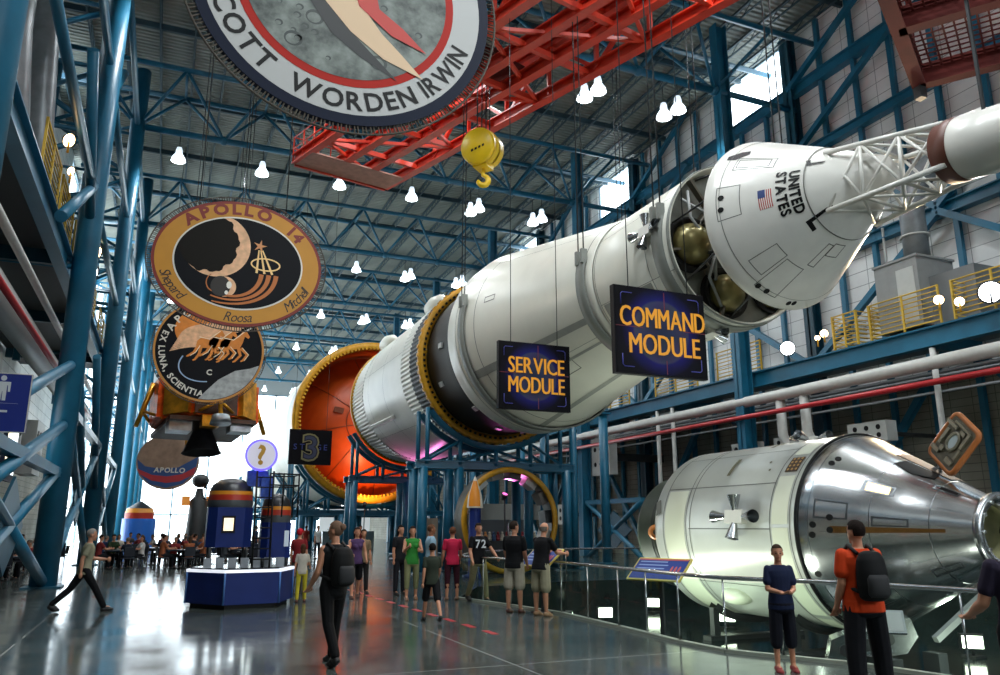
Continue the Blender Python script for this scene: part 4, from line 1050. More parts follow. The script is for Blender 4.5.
MB().box(x0, x1, yS, yS+.14, z0, z1).build('sign_box', SIGNK, t)
F = frame((x0, yS, z0), (1, 0, 0), (0, 0, 1))
mb = MB(); put_text(mb, 'STAGE', F, 1.1, .78, .42, 0, .01, .01, .35, 1.0); mb.build('stage_word', mat('stage_blue', '#2c3a86', .5), t)
mb = MB(); put_text(mb, '3', F, 1.1, .3, 1.75, 0, .02, .07, .1, 1.05); mb.build('number_outline', mat('three_tan', '#8f875a', .4), t)
mb = MB(); put_text(mb, '3', F, 1.1, .33, 1.68, 0, .03, .035, .1, 1.05); mb.build('number_border', mat('three_dark', '#14142c', .4), t)
mb = MB(); put_text(mb, '3', F, 1.1, .33, 1.68, 0, .04, -.0, .1, 1.05); mb.build('number_core', mat('three_blue', '#3e4562', .4), t)
for c in (.2, 1.9): MB().tube((x0+c, yS+.07, z1), (x0+c, yS+.07, 24.3), .012, 6).build('hanger_wire', CABLE, t)

# ------------------------------------------------------------------ round hanging emblems
def ell(rx, ry, n=72, cx=0, cy=0, a0=0, a1=2*PI): return [(cx+rx*math.cos(a0+(a1-a0)*i/n), cy+ry*math.sin(a0+(a1-a0)*i/n)) for i in range(n)]
def emblem(name, label, c, rx, ry, group=None):
    t = thing(name, label, 'hanging emblem', (c[0], c[1], c[2]-ry)); F = frame(c, (1, 0, 0), (0, 0, 1)); return t, F
def lay(parent, name, F, z, items, material):
    mb = MB()
    for it in items: mb.flat(it, F, z)
    return mb.build(name, material, parent)
def rope_rim(parent, F, rx, ry, r_, n, out_):
    mb = MB()
    for i in range(n):
        a = 2*PI*i/n; b = a+.6*2*PI/n; mid = (a+b)/2
        mb.path([F @ Vector((rx*math.cos(a), ry*math.sin(a), -.02)), F @ Vector(((rx+out_)*math.cos(a), (ry+out_)*math.sin(a), -.02)), F @ Vector(((rx+out_)*math.cos(b), (ry+out_)*math.sin(b), -.02)), F @ Vector((rx*math.cos(b), ry*math.sin(b), -.02))], r_, 4)
    mb.path([F @ Vector(((rx+out_*.9)*math.cos(2*PI*i/96), (ry+out_*.9)*math.sin(2*PI*i/96), -.02)) for i in range(96)], r_*1.2, 5, closed=True)
    mb.build('wire_rim', mat('rim_wire', '#4a4238', .6), parent)
def wires(parent, c, rx, ry):
    for s in (-.5, .5): MB().tube((c[0]+s*rx, c[1]+.05, c[2]+ry*.86), (c[0]+s*rx, c[1]+.05, 24.3), .015, 6).build('hanger_wire', CABLE, parent)
CREAM = mat('emblem_cream', '#d8d4c8', .5); E_NAVY = mat('emblem_navy', '#101a30', .5, spec=.15); E_RED = mat('emblem_red', '#b3261c', .5, spec=.15)
E_BLK = mat('emblem_black', '#0b0d12', .5, spec=.15); E_GOLD = mat('emblem_gold', '#bf8420', .5, vary=.08, scale=2); E_ORG = mat('emblem_orange', '#d9822a', .5, vary=.15, scale=5)
E_PEACH = mat('emblem_peach', '#e6b48a', .5, vary=.25, scale=6); E_MAR = mat('emblem_maroon', '#7a2216', .5)
def moon_mat():
    m = bpy.data.materials.new('moon_print'); m.use_nodes = True; nt = m.node_tree; b = nt.nodes['Principled BSDF']; N = nt.nodes.new; L = nt.links.new
    tc = N('ShaderNodeTexCoord')
    n = N('ShaderNodeTexNoise'); n.inputs['Scale'].default_value = 2.3; n.inputs['Detail'].default_value = 8; n.inputs['Roughness'].default_value = .62; L(tc.outputs['Object'], n.inputs['Vector'])
    r = N('ShaderNodeValToRGB'); r.color_ramp.elements[0].position = .36; r.color_ramp.elements[0].color = srgb('#2f3836'); r.color_ramp.elements[1].position = .62; r.color_ramp.elements[1].color = srgb('#8a938c')
    L(n.outputs['Fac'], r.inputs['Fac']); L(r.outputs[0], b.inputs['Base Color']); b.inputs['Roughness'].default_value = .55; return m
MOON = moon_mat(); MOONL = mat('moon_pale', '#a9adac', .5, vary=.35, scale=5)
# largest emblem
c = (1.66, 9.1, 8.68); t, F = emblem('mission_emblem', 'largest round emblem with a crater landscape inside a red and a pale lettered ring', c, 2, 2)
RD = 2.0
mb = MB(); mb.prism(ell(RD, RD), F, -.1, 0); mb.build('disc', E_NAVY, t)
lay(t, 'white_band', F, .004, [ell(RD*.93, RD*.93)], mat('band_grey', '#b9bab8', .5)); lay(t, 'red_ring', F, .008, [ell(RD*.735, RD*.735)], E_RED); lay(t, 'lunar_landscape', F, .012, [ell(RD*.68, RD*.68)], MOON)
mb = MB()
for wd, am, sp_ in (('SCOTT', -145, 44), ('WORDEN', -84.5, 57), ('IRWIN', -35, 32)): arc_text(mb, wd, F, 0, 0, RD*.895, RD*.895, R(am), .36, 0, .01, off=.02, gap=.16, up_out=False, span=R(sp_))
arc_text(mb, 'APOLLO 15', F, 0, 0, RD*.77, RD*.77, R(90), .42, 0, .01, off=.03, gap=.12, sx=1.12)
mb.build('lettering', BLK, t)
def swoosh(pts): return pts
lay(t, 'dark_wing', F, .016, [[(-1.0, .4), (-.75, .0), (-.55, -.27), (-.2, -.75), (.2, -1.02), (.7, -1.25), (.45, -1.02), (.05, -.67), (-.3, -.27), (-.5, .2)]], mat('wing_dark', '#1c2022', .5))
lay(t, 'cream_wing', F, .020, [[(-.7, .5), (-.33, -.27), (.05, -.67), (.5, -.97), (1.05, -1.14), (.75, -.85), (.47, -.6), (.2, -.27), (.0, .2), (-.2, .7)]], mat('wing_cream', '#e3c29c', .5))
lay(t, 'red_wing', F, .024, [[(-.1, .4), (.15, -.27), (.6, -.6), (1.09, -.75), (.75, -.45), (.42, -.24), (.3, .3), (.1, .8)]], mat('wing_red', '#c62f22', .5))
mb = MB(); rr_ = random.Random(4)
for k in range(26):
    a = rr_.uniform(-PI, 0.3); q = RD*.6*math.sqrt(rr_.random()); cx_, cy_ = q*math.cos(a), q*math.sin(a); r_ = rr_.choice((.035, .05, .05, .08, .12))
    n_ = 18; inner = ell(r_*.72, r_*.62, n_, cx_-.01, cy_-.01); outer = ell(r_, r_*.9, n_, cx_, cy_)
    mb.add([F @ Vector((p[0], p[1], .014)) for p in outer+inner], [(i, (i+1) % n_, (i+1) % n_+n_, i+n_) for i in range(n_)])
mb.build('crater_rings', mat('crater_light', '#3b4442', .5), t)
rope_rim(t, F, RD, RD, .012, 120, .12); wires(t, c, 2, 2)
# oval gold emblem
c = (1.17, 18.7, 7.78); t, F = emblem('mission_emblem', 'oval gold-bordered emblem with a dark moon, a star and the number 14', c, 2.05, 1.62)
ex, ey = 1.93, 1.55
mb = MB(); mb.prism(ell(ex, ey), F, -.1, 0); mb.build('disc', E_MAR, t)
lay(t, 'gold_border', F, .004, [ell(ex*.965, ey*.955)], E_GOLD); lay(t, 'cream_line', F, .008, [ell(ex*.765, ey*.745)], CREAM); lay(t, 'dark_sky', F, .012, [ell(ex*.745, ey*.72)], E_BLK)
mb = MB(); arc_text(mb, 'APOLLO', F, 0, 0, ex*.80, ey*.79, R(103), .37, 0, .008, off=.045, gap=.14, sx=1.15); arc_text(mb, '14', F, 0, 0, ex*.80, ey*.79, R(40), .37, 0, .008, off=.045, gap=.14, sx=1.1)
mb.build('lettering', E_MAR, t)
mb = MB(); 
arc_text(mb, 'Shepard', F, 0, 0, ex*.93, ey*.93, R(-149), .33, 0, .008, gap=.03, sx=.85, shear=.25, up_out=False)
arc_text(mb, 'Roosa', F, 0, 0, ex*.93, ey*.93, R(-88), .33, 0, .008, gap=.03, sx=.85, shear=.25, up_out=False)
arc_text(mb, 'Mitchell', F, 0, 0, ex*.93, ey*.93, R(-36), .33, 0, .008, gap=.03, sx=.85, shear=.25, up_out=False)
mb.build('script_names', mat('script_dark', '#1d1a16', .5), t)
# moon with a lit crescent
mc = (-.55, .38); mr = .78
def clip(pts, kx=ex*.745, ky=ey*.72):
    out_ = []
    for px_, py_ in pts:
        q = math.hypot(px_/kx, py_/ky); out_.append((px_/q, py_/q) if q > 1 else (px_, py_))
    return out_
lay(t, 'moon_crescent', F, .016, [clip(ell(mr, mr, 60, *mc))], E_PEACH)
blob = []
for i in range(60):
    a = 2*PI*i/60; wv_ = (.03*math.sin(9*a)+.025*math.sin(17*a+1)) if -1.9 < (a if a < PI else a-2*PI) < 1.2 else 0
    blob.append((mc[0]-.17+(mr*.86+wv_)*math.cos(a), mc[1]+.05+(mr*.93+wv_)*math.sin(a)))
lay(t, 'moon_night_side', F, .02, [clip(blob)], mat('moon_night', '#14110c', .5, spec=.15))
ecx, ecy = -.36, -.62
lay(t, 'earth_disc', F, .016, [ell(.25, .25, 32, ecx+.08, ecy)], E_PEACH)
lay(t, 'earth_night_side', F, .02, [ell(.22, .25, 32, ecx-.02, ecy)], mat('earth_dark', '#221c16', .5))
lay(t, 'cloud_marks', F, .022, [ell(.06, .09, 12, ecx+.17, ecy+.05), ell(.04, .05, 12, ecx+.12, ecy-.14)], mat('cloud_white', '#e9e4da', .5))
# tail ring
mb = MB()
def ribbon(pts, w0, w1, z, m=0):
    n_ = len(pts); vs = []
    for i, p in enumerate(pts):
        q = pts[min(i+1, n_-1)]; q0 = pts[max(i-1, 0)]; dx, dy = q[0]-q0[0], q[1]-q0[1]; l = math.hypot(dx, dy) or 1; ww = (w0+(w1-w0)*i/(n_-1))/2
        vs += [F @ Vector((p[0]-dy/l*ww, p[1]+dx/l*ww, z)), F @ Vector((p[0]+dy/l*ww, p[1]-dx/l*ww, z))]
    mb.add(vs, [(2*i, 2*i+1, 2*i+3, 2*i+2) for i in range(n_-1)], m)
def bez(a, b, c_, d, n_=20): return [tuple(((1-s)**3*a[k]+3*(1-s)**2*s*b[k]+3*(1-s)*s*s*c_[k]+s**3*d[k]) for k in (0, 1)) for s in [i/n_ for i in range(n_+1)]]
for dx in (0, .17, .34): ribbon(bez((.52+dx, -.22), (.5+dx, -.75-dx*.3), (-.1+dx*.6, -1.0-dx*.35), (-.62+dx*.2, -.72-dx*.8)), .11, .03, .018)
ribbon(bez((-.62, -.72), (-.75, -.6), (-.7, -.4), (-.6, -.35)), .03, .015, .018)
mb.build('orange_trail', mat('trail_orange', '#b5672a', .5), t)
mb = MB()
for dx in (-.12, .02, .16): ribbon([(.46+dx*.3, .38), (.56+dx*1.3, -.2)], .03, .055, .022)
ribbon([(.60+.33*math.cos(a), .03+.15*math.sin(a)) for a in [k*PI/20 for k in range(41)]], .035, .035, .024)
mb.build('astronaut_pin', mat('pin_gold', '#f0c987', .5), t)
star = [(.44+(.17 if k % 2 == 0 else .055)*math.sin(k*PI/5+.2), .48+(.17 if k % 2 == 0 else .055)*math.cos(k*PI/5+.2)) for k in range(10)]
lay(t, 'star', F, .026, [star], mat('star_tan', '#cf8d5a', .5))
rope_rim(t, F, ex, ey, .011, 110, .12); wires(t, c, 2, 1.6)
# horses emblem
c = (1.17, 32.0, 8.4); t, F = emblem('mission_emblem', 'round black emblem with orange galloping horses and the motto EX LUNA, SCIENTIA', c, 2.05, 2.05)
rc = 2.05
mb = MB(); mb.prism(ell(rc, rc), F, -.1, 0); mb.build('disc', mat('emblem_edge_orange', '#c9893c', .5), t)
lay(t, 'black_field', F, .005, [ell(rc*.96, rc*.96)], E_BLK)
lay(t, 'sun_disc', F, .01, [ell(.72, .72, 40, -.62, .78)], E_ORG)
lay(t, 'moon_surface', F, .012, [[(p[0], p[1]) for p in ell(rc*.95, rc*.95, 40, 0, 0, R(-98), R(-12))]+[(1.55, -.62), (1.0, -.75), (.4, -1.15), (0, -1.6)]], MOONL)
mb = MB()
ribbon(bez((-.95, -.3), (-1.3, -.8), (-.9, -1.35), (0, -1.25)), .05, .04, .014); mb.build('earth_arc', mat('arc_blue', '#9db8d8', .5), t)
mb = MB(); rnd = random.Random(3)
for k in range(11):      # flowing manes and tails
    ribbon(bez((-1.45+.1*k*.3, -.15+.06*k), (-1.0, .05+.08*k), (-.5, .2+.09*k), (.2+.1*k, .15+.09*k)), .03, .14, .018+.0006*k)
mb.build('mane_streaks', E_PEACH, t)
mb = MB()
for (hx, hy, s) in ((.05, .25, .95), (.5, .3, .95), (.95, .28, 1.0)):
    body = [(-.75, .1), (-.5, .28), (-.1, .22), (.15, .42), (.35, .62), (.5, .6), (.68, .38), (.62, .3), (.42, .38), (.34, .12), (.2, -.14), (-.2, -.18), (-.55, -.2), (-.8, -.1)]
    mb.flat([(hx+a*s*.75, hy+b*s) for a, b in body], F, .026)
    for (lx, ly, kx, ky, fx, fy) in ((.2, -.1, .45, -.35, .3, -.6), (.1, -.1, .2, -.4, 0, -.65), (-.5, -.1, -.65, -.4, -.85, -.55), (-.4, -.1, -.45, -.45, -.6, -.7)):
        ribbon([(hx+lx*s, hy+ly*s), (hx+kx*s, hy+ky*s), (hx+fx*s, hy+fy*s), (hx+(fx-.08)*s, hy+(fy-.04)*s)], .13, .05, .024)
mb.build('horses', E_ORG, t)
mb = MB()
for (hx, hy, s) in ((.05, .25, .95), (.5, .3, .95), (.95, .28, 1.0)):
    for (lx, ly, kx, ky, fx, fy) in ((.26, -.1, .51, -.35, .36, -.6), (-.44, -.1, -.59, -.4, -.79, -.55)): ribbon([(hx+lx*s, hy+ly*s), (hx+kx*s, hy+ky*s), (hx+fx*s, hy+fy*s)], .03, .03, .03)
    ribbon([(hx-.5*s, hy+.26*s), (hx-.1*s, hy+.2*s), (hx+.3*s, hy+.58*s)], .04, .04, .03)
mb.build('horse_highlights', mat('horse_light', '#f4dcb8', .5), t)
mb = MB(); arc_text(mb, 'EX LUNA, SCIENTIA', F, 0, 0, rc*.9, rc*.9, R(-147), .32, 0, .012, off=.03, gap=.14, up_out=False)
arc_text(mb, 'APOLLO XIII', F, 0, 0, rc*.76, rc*.76, R(95), .4, 0, .012, off=.03, gap=.3)
put_text(mb, 'C', F, .05, -.98, .3, 0, .02, .03)
mb.build('lettering', CREAM, t); rope_rim(t, F, rc, rc, .012, 80, .1); wires(t, c, 2, 2)
# yellow one half hidden, and the banner-like one below the lander
c = (1.5, 44.5, 8.6); t, F = emblem('mission_emblem', 'yellow and white bordered round emblem mostly hidden behind the black horse emblem', c, 2.1, 2.1)
mb = MB(); mb.prism(ell(2.1, 2.1), F, -.1, 0); mb.build('disc', E_NAVY, t)
lay(t, 'white_line', F, .006, [ell(1.98, 1.98)], CREAM); lay(t, 'yellow_band', F, .012, [ell(1.9, 1.9)], mat('emblem_yellow', '#d8b24a', .5)); lay(t, 'grey_centre', F, .018, [ell(1.45, 1.45)], MOONL)
wires(t, c, 2, 2)
c = (.1, 50, 5.35); t, F = emblem('mission_emblem', 'small distant emblem with blue and red lettered bands below the gold lander', c, 1.7, 1.6)
mb = MB(); mb.prism(ell(1.7, 1.6), F, -.1, 0); mb.build('disc', mat('emblem_tan', '#9a7d68', .5, vary=.3, scale=2), t)
lay(t, 'blue_band', F, .006, [[(-1.66, .1), (-1.2, -.3), (-.3, -.42), (.6, -.3), (1.62, .35), (1.5, -.6), (.9, -1.25), (0, -1.5), (-.9, -1.3), (-1.5, -.7)]], mat('band_blue', '#2f4f84', .5))
lay(t, 'red_band', F, .012, [[(-1.6, -.45), (-.8, -.78), (0, -.85), (.8, -.7), (1.55, -.25), (1.45, -.7), (.7, -1.12), (0, -1.22), (-.8, -1.1), (-1.45, -.75)]], mat('band_red', '#b5343a', .5))
mb = MB(); put_text(mb, 'APOLLO', F, .1, -.62, .4, 0, .02, .03, shear=.1); mb.build('lettering', CREAM, t); wires(t, c, 1.6, 1.6)

# ------------------------------------------------------------------ hanging lunar lander
lm = thing('lunar_lander', 'gold and orange foil lunar lander hanging from the roof behind the black emblem', 'lunar lander', (1.3, 38, 4.7))
LC = Vector((1.35, 38, 0))
def oct_(r, c0=0): return [(r*math.cos(R(22.5+45*k)), r*math.sin(R(22.5+45*k))) for k in range(8)]
FZ = Matrix.Translation((LC.x, LC.y, 7.0)) @ Matrix.Rotation(R(12), 4, 'Z') @ Matrix.Rotation(R(-8), 4, 'X') @ Matrix.Diagonal((1.02, 1.02, 1.25, 1))
mb = MB(); mb.prism(oct_(2.15), FZ, -.75, .9); ds = mb.build('descent_stage', ORFOIL, lm)
def bx(c_, d_, mt, nm, par=lm, rot=(0, 0, 0)):
    m = MB(); E = Euler(rot).to_matrix().to_4x4()
    m2_ = MB(); m2_.obox((0, 0, 0), d_)
    m.add([FZ @ (Vector(c_) + (E @ v)) for v in m2_.v], m2_.f); return m.build(nm, mt, par)
bx((0, -2.02, .05), (1.75, .12, 1.5), BRFOIL, 'front_panel'); bx((-1.45, -1.5, .05), (1.15, .3, 1.45), GOLD, 'foil_quadrant', rot=(0, 0, R(-45))); bx((1.45, -1.5, .05), (1.15, .3, 1.45), GOLD, 'foil_quadrant', rot=(0, 0, R(45)))
bx((-2.0, -.2, 0), (.3, 1.5, 1.4), ORFOIL, 'foil_quadrant'); bx((2.0, -.2, 0), (.3, 1.5, 1.4), ORFOIL, 'foil_quadrant')
bx((0, 0, -.85), (3.6, 3.6, .15), BRFOIL, 'base_deck')
bx((-1.3, -1.2, -1.05), (.9, .7, .4), SILFOIL, 'equipment_bay'); bx((1.2, -1.3, -1.0), (.9, .6, .35), SILFOIL, 'equipment_bay'); bx((-.2, -1.8, -.95), (.7, .4, .4), GOLD, 'equipment_bay')
m = MB(); m.lathe([(-.8, .35), (-1.1, .5), (-1.7, .8), (-1.72, .84), (-1.7, .78)], FZ, 32); m.build('engine_bell', mat('bell_dark', '#2a2b30', .5, vary=.3), lm)
for a in (-90, 0, 90, 180):
    for_ = R(a); dx, dy = math.cos(for_), math.sin(for_)
    L_ = MB(); hip = Vector((dx*2.15, dy*2.15, .7)); foot = Vector((dx*2.75, dy*2.75, -.9)); s_ = Vector((-dy, dx, 0))
    L_.tube(FZ @ hip, FZ @ foot, .13, 12, r2=.09); lg = L_.build('leg', GOLD, lm)
    for q in (-1, 1):
        m = MB(); m.tube(FZ @ (Vector((dx*1.9, dy*1.9, -.7))+s_*q*.9), FZ @ (hip.lerp(foot, .65)), .07, 8); m.build('leg_brace', GOLD, lg)
        m = MB(); m.tube(FZ @ (Vector((dx*1.9, dy*1.9, .75))+s_*q*.9), FZ @ (hip.lerp(foot, .15)), .06, 8); m.build('leg_brace', GOLD, lg)
    if a in (-90,): 
        m = MB(); m.tube(FZ @ foot, FZ @ (foot+Vector((0, 0, -.3))), .35, 20, r2=.45); m.build('foot_pad', SILFOIL, lg)
m = MB(); m.prism([(-.85, -.75), (.85, -.75), (1.05, -.2), (1.05, .9), (-1.05, .9), (-1.05, -.2)], FZ, 1.0, 2.5); asx = m.build('ascent_stage', SILFOIL, lm)
m = MB(); m.sphere(FZ @ Vector((0, -.6, 1.8)), (1.0, .8, .85), 24, 14); m.build('crew_cabin', mat('cabin_grey', '#77797c', .4, metal=.4, vary=.3), lm)
for sx_ in (-.42, .42):
    m = MB(); m.flat([(-.25, .2), (.25, .2), (.0, -.25)], frame(FZ @ Vector((sx_, -1.43, 1.95)), (1, 0, 0), (0, 0, 1)), .0); m.build('cabin_window', BLK, lm)
for (x, y) in ((1.7, -1.5), (-1.7, -1.5), (1.7, 1.2), (-1.7, 1.2)):
    m = MB(); m.obox(FZ @ Vector((x, y, 1.7)), (.3, .3, .3))
    for d in ((1, 0, 0), (0, -1, 0), (0, 0, 1), (0, 0, -1)):
        d = Vector(d); c0 = FZ @ Vector((x, y, 1.7)); m.tube(c0+d*.12, c0+d*.5, .05, 10, r2=.14)
    m.tube(FZ @ Vector((x*.6, y*.6, 1.7)), FZ @ Vector((x, y, 1.7)), .05, 8); m.build('thruster_cluster', DARK, lm)
m = MB(); m.lathe([(0, .02), (.12, .35), (.14, .37)], Matrix.Translation(FZ @ Vector((1.2, .3, 2.7))) @ Matrix.Rotation(.7, 4, 'Y'), 24); m.build('dish_antenna', LGREY, lm)
for (x, y) in ((-1, -1), (1, -1), (-1, 1), (1, 1)): MB().tube(LC+Vector((x, y, 7)), (LC.x+x, LC.y+y, 24), .02, 6).build('hanger_wire', CABLE, lm)
# ------------------------------------------------------------------ catwalk on the panelled wall
cw = thing('catwalk', 'long blue-edged steel catwalk along the panelled wall with yellow guard rails', 'catwalk', (24, 25, 7.4))
DZ = 8.14
MB().ibeam((22.95, Y0, 7.78), (22.95, 60, 7.78), .34, .66).build('edge_girder', BLUE, cw)
MB().box(22.9, 26.4, Y0, 60, DZ-.05, DZ).build('deck', mat('deck_grey', '#5f6668', .6), cw)
for k in range(9):
    y = -5+k*7.8
    MB().box(22.95, 26.4, y-.1, y+.1, 7.6, DZ-.05).build('deck_joist', BLUE, cw)
yg = mat('guard_yellow', '#c9a53a', .45)
def guard(parent, x, ya, yb, z0=DZ, nb=7, close=None):
    mb = MB()
    for k in range(nb+1): mb.tube((x, ya, z0+.12+1.15*k/nb), (x, yb, z0+.12+1.15*k/nb), .022 if 0 < k < nb else .03, 6)
    for y in (ya, (ya+yb)/2, yb): mb.bar((x, y, z0), (x, y, z0+1.3), .06, .06, up=(0, 1, 0))
    mb.build('guard_rail', yg, parent)
for ya, yb in ((17.1, 19.9), (13.9, 16.6), (20.5, 21.6), (25.6, 28.5), (30, 33.5), (36, 40)): guard(cw, 22.85, ya, yb)
for y in (19.9, 20.5, 21.6, 16.6):
    mb = MB(); 
    for k in range(8): mb.tube((22.9, y, DZ+.12+.164*k), (24.6, y, DZ+.12+.164*k), .02, 6)
    mb.bar((22.9, y, DZ), (22.9, y, DZ+1.3), .05, .05, up=(0, 1, 0)); mb.build('guard_rail', yg, cw)
# air handler with duct
ah = thing('air_handler', 'grey air handling unit with a round duct rising from it on the catwalk', 'air handler', (23.9, 18.7, DZ))
MB().box(23.0, 24.8, 17.85, 19.6, DZ+.16, 10.75).build('cabinet', GREY, ah)
MB().box(23.5, 24.8, 16.2, 17.85, DZ+.16, 10.0).build('side_cabinet', mat('cabinet_dim', '#6f7476', .5), ah)
MB().box(22.96, 24.85, 17.8, 19.65, 10.72, 10.8).build('lid', GREY, ah)
MB().box(22.98, 23.0, 18.0, 18.7, 8.5, 10.4).build('access_door', LGREY, ah)
dt = MB(); dt.path([(23.8, 18.4, 10.8), (23.8, 18.4, 12.6), (23.9, 18.3, 13.5), (24.2, 17.8, 14.2), (24.4, 16.4, 14.7), (24.4, 13, 14.9), (24.4, 10, 15)], .42, 20); dd = dt.build('duct', DUCT, ah)
for z in (11.7, 12.8): MB().lathe([(z-.03, .43), (z-.03, .48), (z+.03, .48), (z+.03, .43)], Matrix.Translation((23.8, 18.4, 0)), 28).build('duct_flange', LGREY, dd)
MB().box(23.2, 24.6, 18.0, 19.4, DZ, DZ+.16).build('skid', DARK, ah)
mb = MB(); mb.box(22.985, 22.995, 18.1, 18.4, 10.0, 10.3); mb.build('warning_plate', YEL, ah)
# pipes along the wall
def pipe(name, pts, r, m, label, group=None):
    o = MB().path(pts, r, 14).build(name, m); return tag(o, label, 'pipe', group)
pipe('insulated_pipe', [(22.3, -6, 6.78), (22.3, 56, 6.78)], .22, PIPEW, 'thick white insulated pipe running level below the blue catwalk edge')
for y in (24.2, 22.9):
    pipe('pipe_drop', [(22.4, y, 6.7), (22.4, y, 5.2), (22.45, y-.1, 4.9), (22.6, y-.3, 4.75), (22.8, y-.9, 4.7), (23, y-2, 4.7)], .19, PIPEW, 'white pipe bend dropping from the thick white pipe, '+('farther' if y > 23.5 else 'nearer')+' of two', 'white pipe drops')
pipe('sprinkler_pipe', [(22.0, -6, 6.1), (22.0, 58, 6.1)], .1, REDP, 'straight bright red sprinkler pipe below the white pipe')
for k, (x, z, r) in enumerate(((23.2, 6.5, .05), (23.5, 6.7, .07), (23.8, 6.1, .05), (23.35, 6.0, .04), (23.7, 6.95, .06))):
    pipe('conduit', [(x, 0, z), (x, 58, z)], r, DUCT, 'thin grey conduit running in the shade behind the red sprinkler pipe', 'grey conduits under the catwalk')
pipe('wall_conduit', [(26.6, 22.0, 8.2), (26.6, 22.0, 17)], .05, LGREY, 'thin pale vertical conduit on the panelled wall')
for k, y in enumerate((33.5, 32.2, 17.6)):
    pipe('vertical_pipe', [(22.9, y, .02), (22.9, y, 7.4)], .1, PIPEW, 'pale vertical pipe below the catwalk, '+['farthest of three', 'middle of three', 'nearest of three'][k], 'pale vertical pipes')
# electrical cabinets
for k, (x, y, z, w_, h_) in enumerate(((22.8, 39.2, 4.5, 2.0, 2.1), (22.9, 27.2, 4.3, 1.5, .9), (22.9, 24.6, 4.5, 1.4, .7), (22.9, 20.6, 4.6, 1.7, .7), (22.9, 44.5, 1.8, 1.6, 1.2))):
    t = thing('electrical_cabinet', 'pale wall cabinet with round dark gauges ' + ['high beyond the dark engine bell', 'above the tail of the pit module', 'by the white pipe bends', 'above the silver capsule seam', 'low on the far wall'][k], 'electrical cabinet', (x, y, z), group='wall cabinets')
    MB().box(x, x+.5, y-w_/2, y+w_/2, z, z+h_).build('cabinet', LGREY, t)
    for a in range(3):
        for b in (.3, .7):
            m = MB(); m.tube((x-.02, y-w_*.3+a*w_*.3, z+h_*b), (x+.01, y-w_*.3+a*w_*.3, z+h_*b), .13*min(1, h_), 14); m.build('gauge', BLK, t)
    MB().box(x+.5, XR, y-.1, y+.1, z+h_*.4, z+h_*.6).build('bracket', DARK, t)
# lamps on catwalk
def flood(x, y, z, size, label, warm=True, e=0, target=None, group='catwalk floodlights', col=None, stand=True, spot=70):
    t = thing('floodlight', label, 'floodlight', (x, y, z-.3), group=group); tg = Vector(target or (0, 0, 1.7)); c = Vector((x, y, z)); d = (tg-c).normalized()
    M = Matrix.Translation(c) @ d.to_track_quat('Z', 'Y').to_matrix().to_4x4()
    MB().lathe([(-.28*size*3, .0), (-.26*size*3, .4*size), (-.1*size*3, .8*size), (0, size), (.02, size*1.05), (.0, size*.9)], M, 28).build('housing', DARK, t)
    MB().lathe([(-.01, size*.95), (.02, size*.6), (.03, 0)], M, 28).build('lens', WARM if warm else LAMPG, t)
    if stand: MB().tube((x, y, z-.35), (x, y, z-.05), .03, 8).build('bracket', YEL if warm else DARK, t)
    if e: light('SPOT', c+d*.15, tg, e, col or ((1, .72, .42) if warm else (1, .97, .9)), .12, spot, .6, 'flood_light')
    return t
flood(22.45, 23.6, 8.6, .3, 'large round white lamp below the end of the catwalk guard rails', False, 900, (13, 13, 4))
flood(22.7, 21.9, 8.85, .16, 'small warm lamp at the end of the yellow rail, nearer of the pair', True, 900, (12, 12, 7.2))
flood(22.7, 22.25, 8.75, .11, 'small warm lamp at the end of the yellow rail, farther of the pair', True)
flood(22.65, 16.95, 8.85, .17, 'small warm lamp on the yellow rail beside the air handler', True, 1500, (12, 10.2, 7.5))
flood(22.65, 16.25, 8.6, .16, 'small orange lamp on the yellow rail below the air handler side cabinet', True)
flood(22.4, 15.05, 8.55, .34, 'brightest round lamp at the picture edge of the catwalk', False, 900, (12, 9, 7))

# ------------------------------------------------------------------ gallery above the aisle (other side)
gal = thing('aisle_gallery', 'dim blue-edged gallery with yellow rails behind the aisle columns', 'gallery', (-5, 25, 8))
MB().ibeam((-3.4, Y0, 9.45), (-3.4, 46, 9.45), .34, .75).build('edge_girder', BLUE, gal)
MB().box(-7.4, -3.4, Y0, 46, 9.82, 9.9).build('deck', mat('deck_dark', '#3d4244', .6), gal)
for k in range(7): MB().box(-7.4, -3.4, -6+k*8-.1, -6+k*8+.1, 9.4, 9.82).build('deck_joist', BLUED, gal)
for ya, yb in ((19.8, 22.6), (23.2, 26.0), (26.8, 29.5), (32, 35.5), (38, 43)): guard(gal, -3.35, ya, yb, 9.9, 7)
duct_b = pipe('big_duct', [(-4.6, 21.5, 9.95), (-4.6, 21.5, 12), (-4.7, 20.8, 14), (-4.7, 20.5, 17.5)], .55, DUCT, 'thick bent grey duct rising above the gallery near the aisle columns')
tag(MB().box(-5.4, -3.9, 17.6, 20.4, 15.2, 17.6).build('duct_plenum', LGREY), 'pale square duct box at the top of the thick grey duct', 'duct box')
tag(MB().box(-5.2, -3.9, 14.6, 17.0, 9.9, 12.4).build('vent_cabinet', GREY), 'grey ventilation cabinet on the gallery behind the nearest blue column', 'cabinet')
pipe('big_duct', [(-4.2, 23.8, 9.95), (-4.2, 23.8, 12.4), (-4.4, 23.5, 16), (-4.4, 23.0, 22)], .38, DUCT, 'slimmer grey duct rising beside the thick bent duct')
pipe('corrugated_duct', [(-4.3, 6, 7.3), (-4.3, 46, 7.3)], .42, LGREY, 'long thick pale duct running under the aisle gallery')
pipe('insulated_pipe', [(-3.6, 4, 7.9), (-3.6, 50, 7.9)], .1, PIPEW, 'slim pale pipe beside the long duct under the gallery')
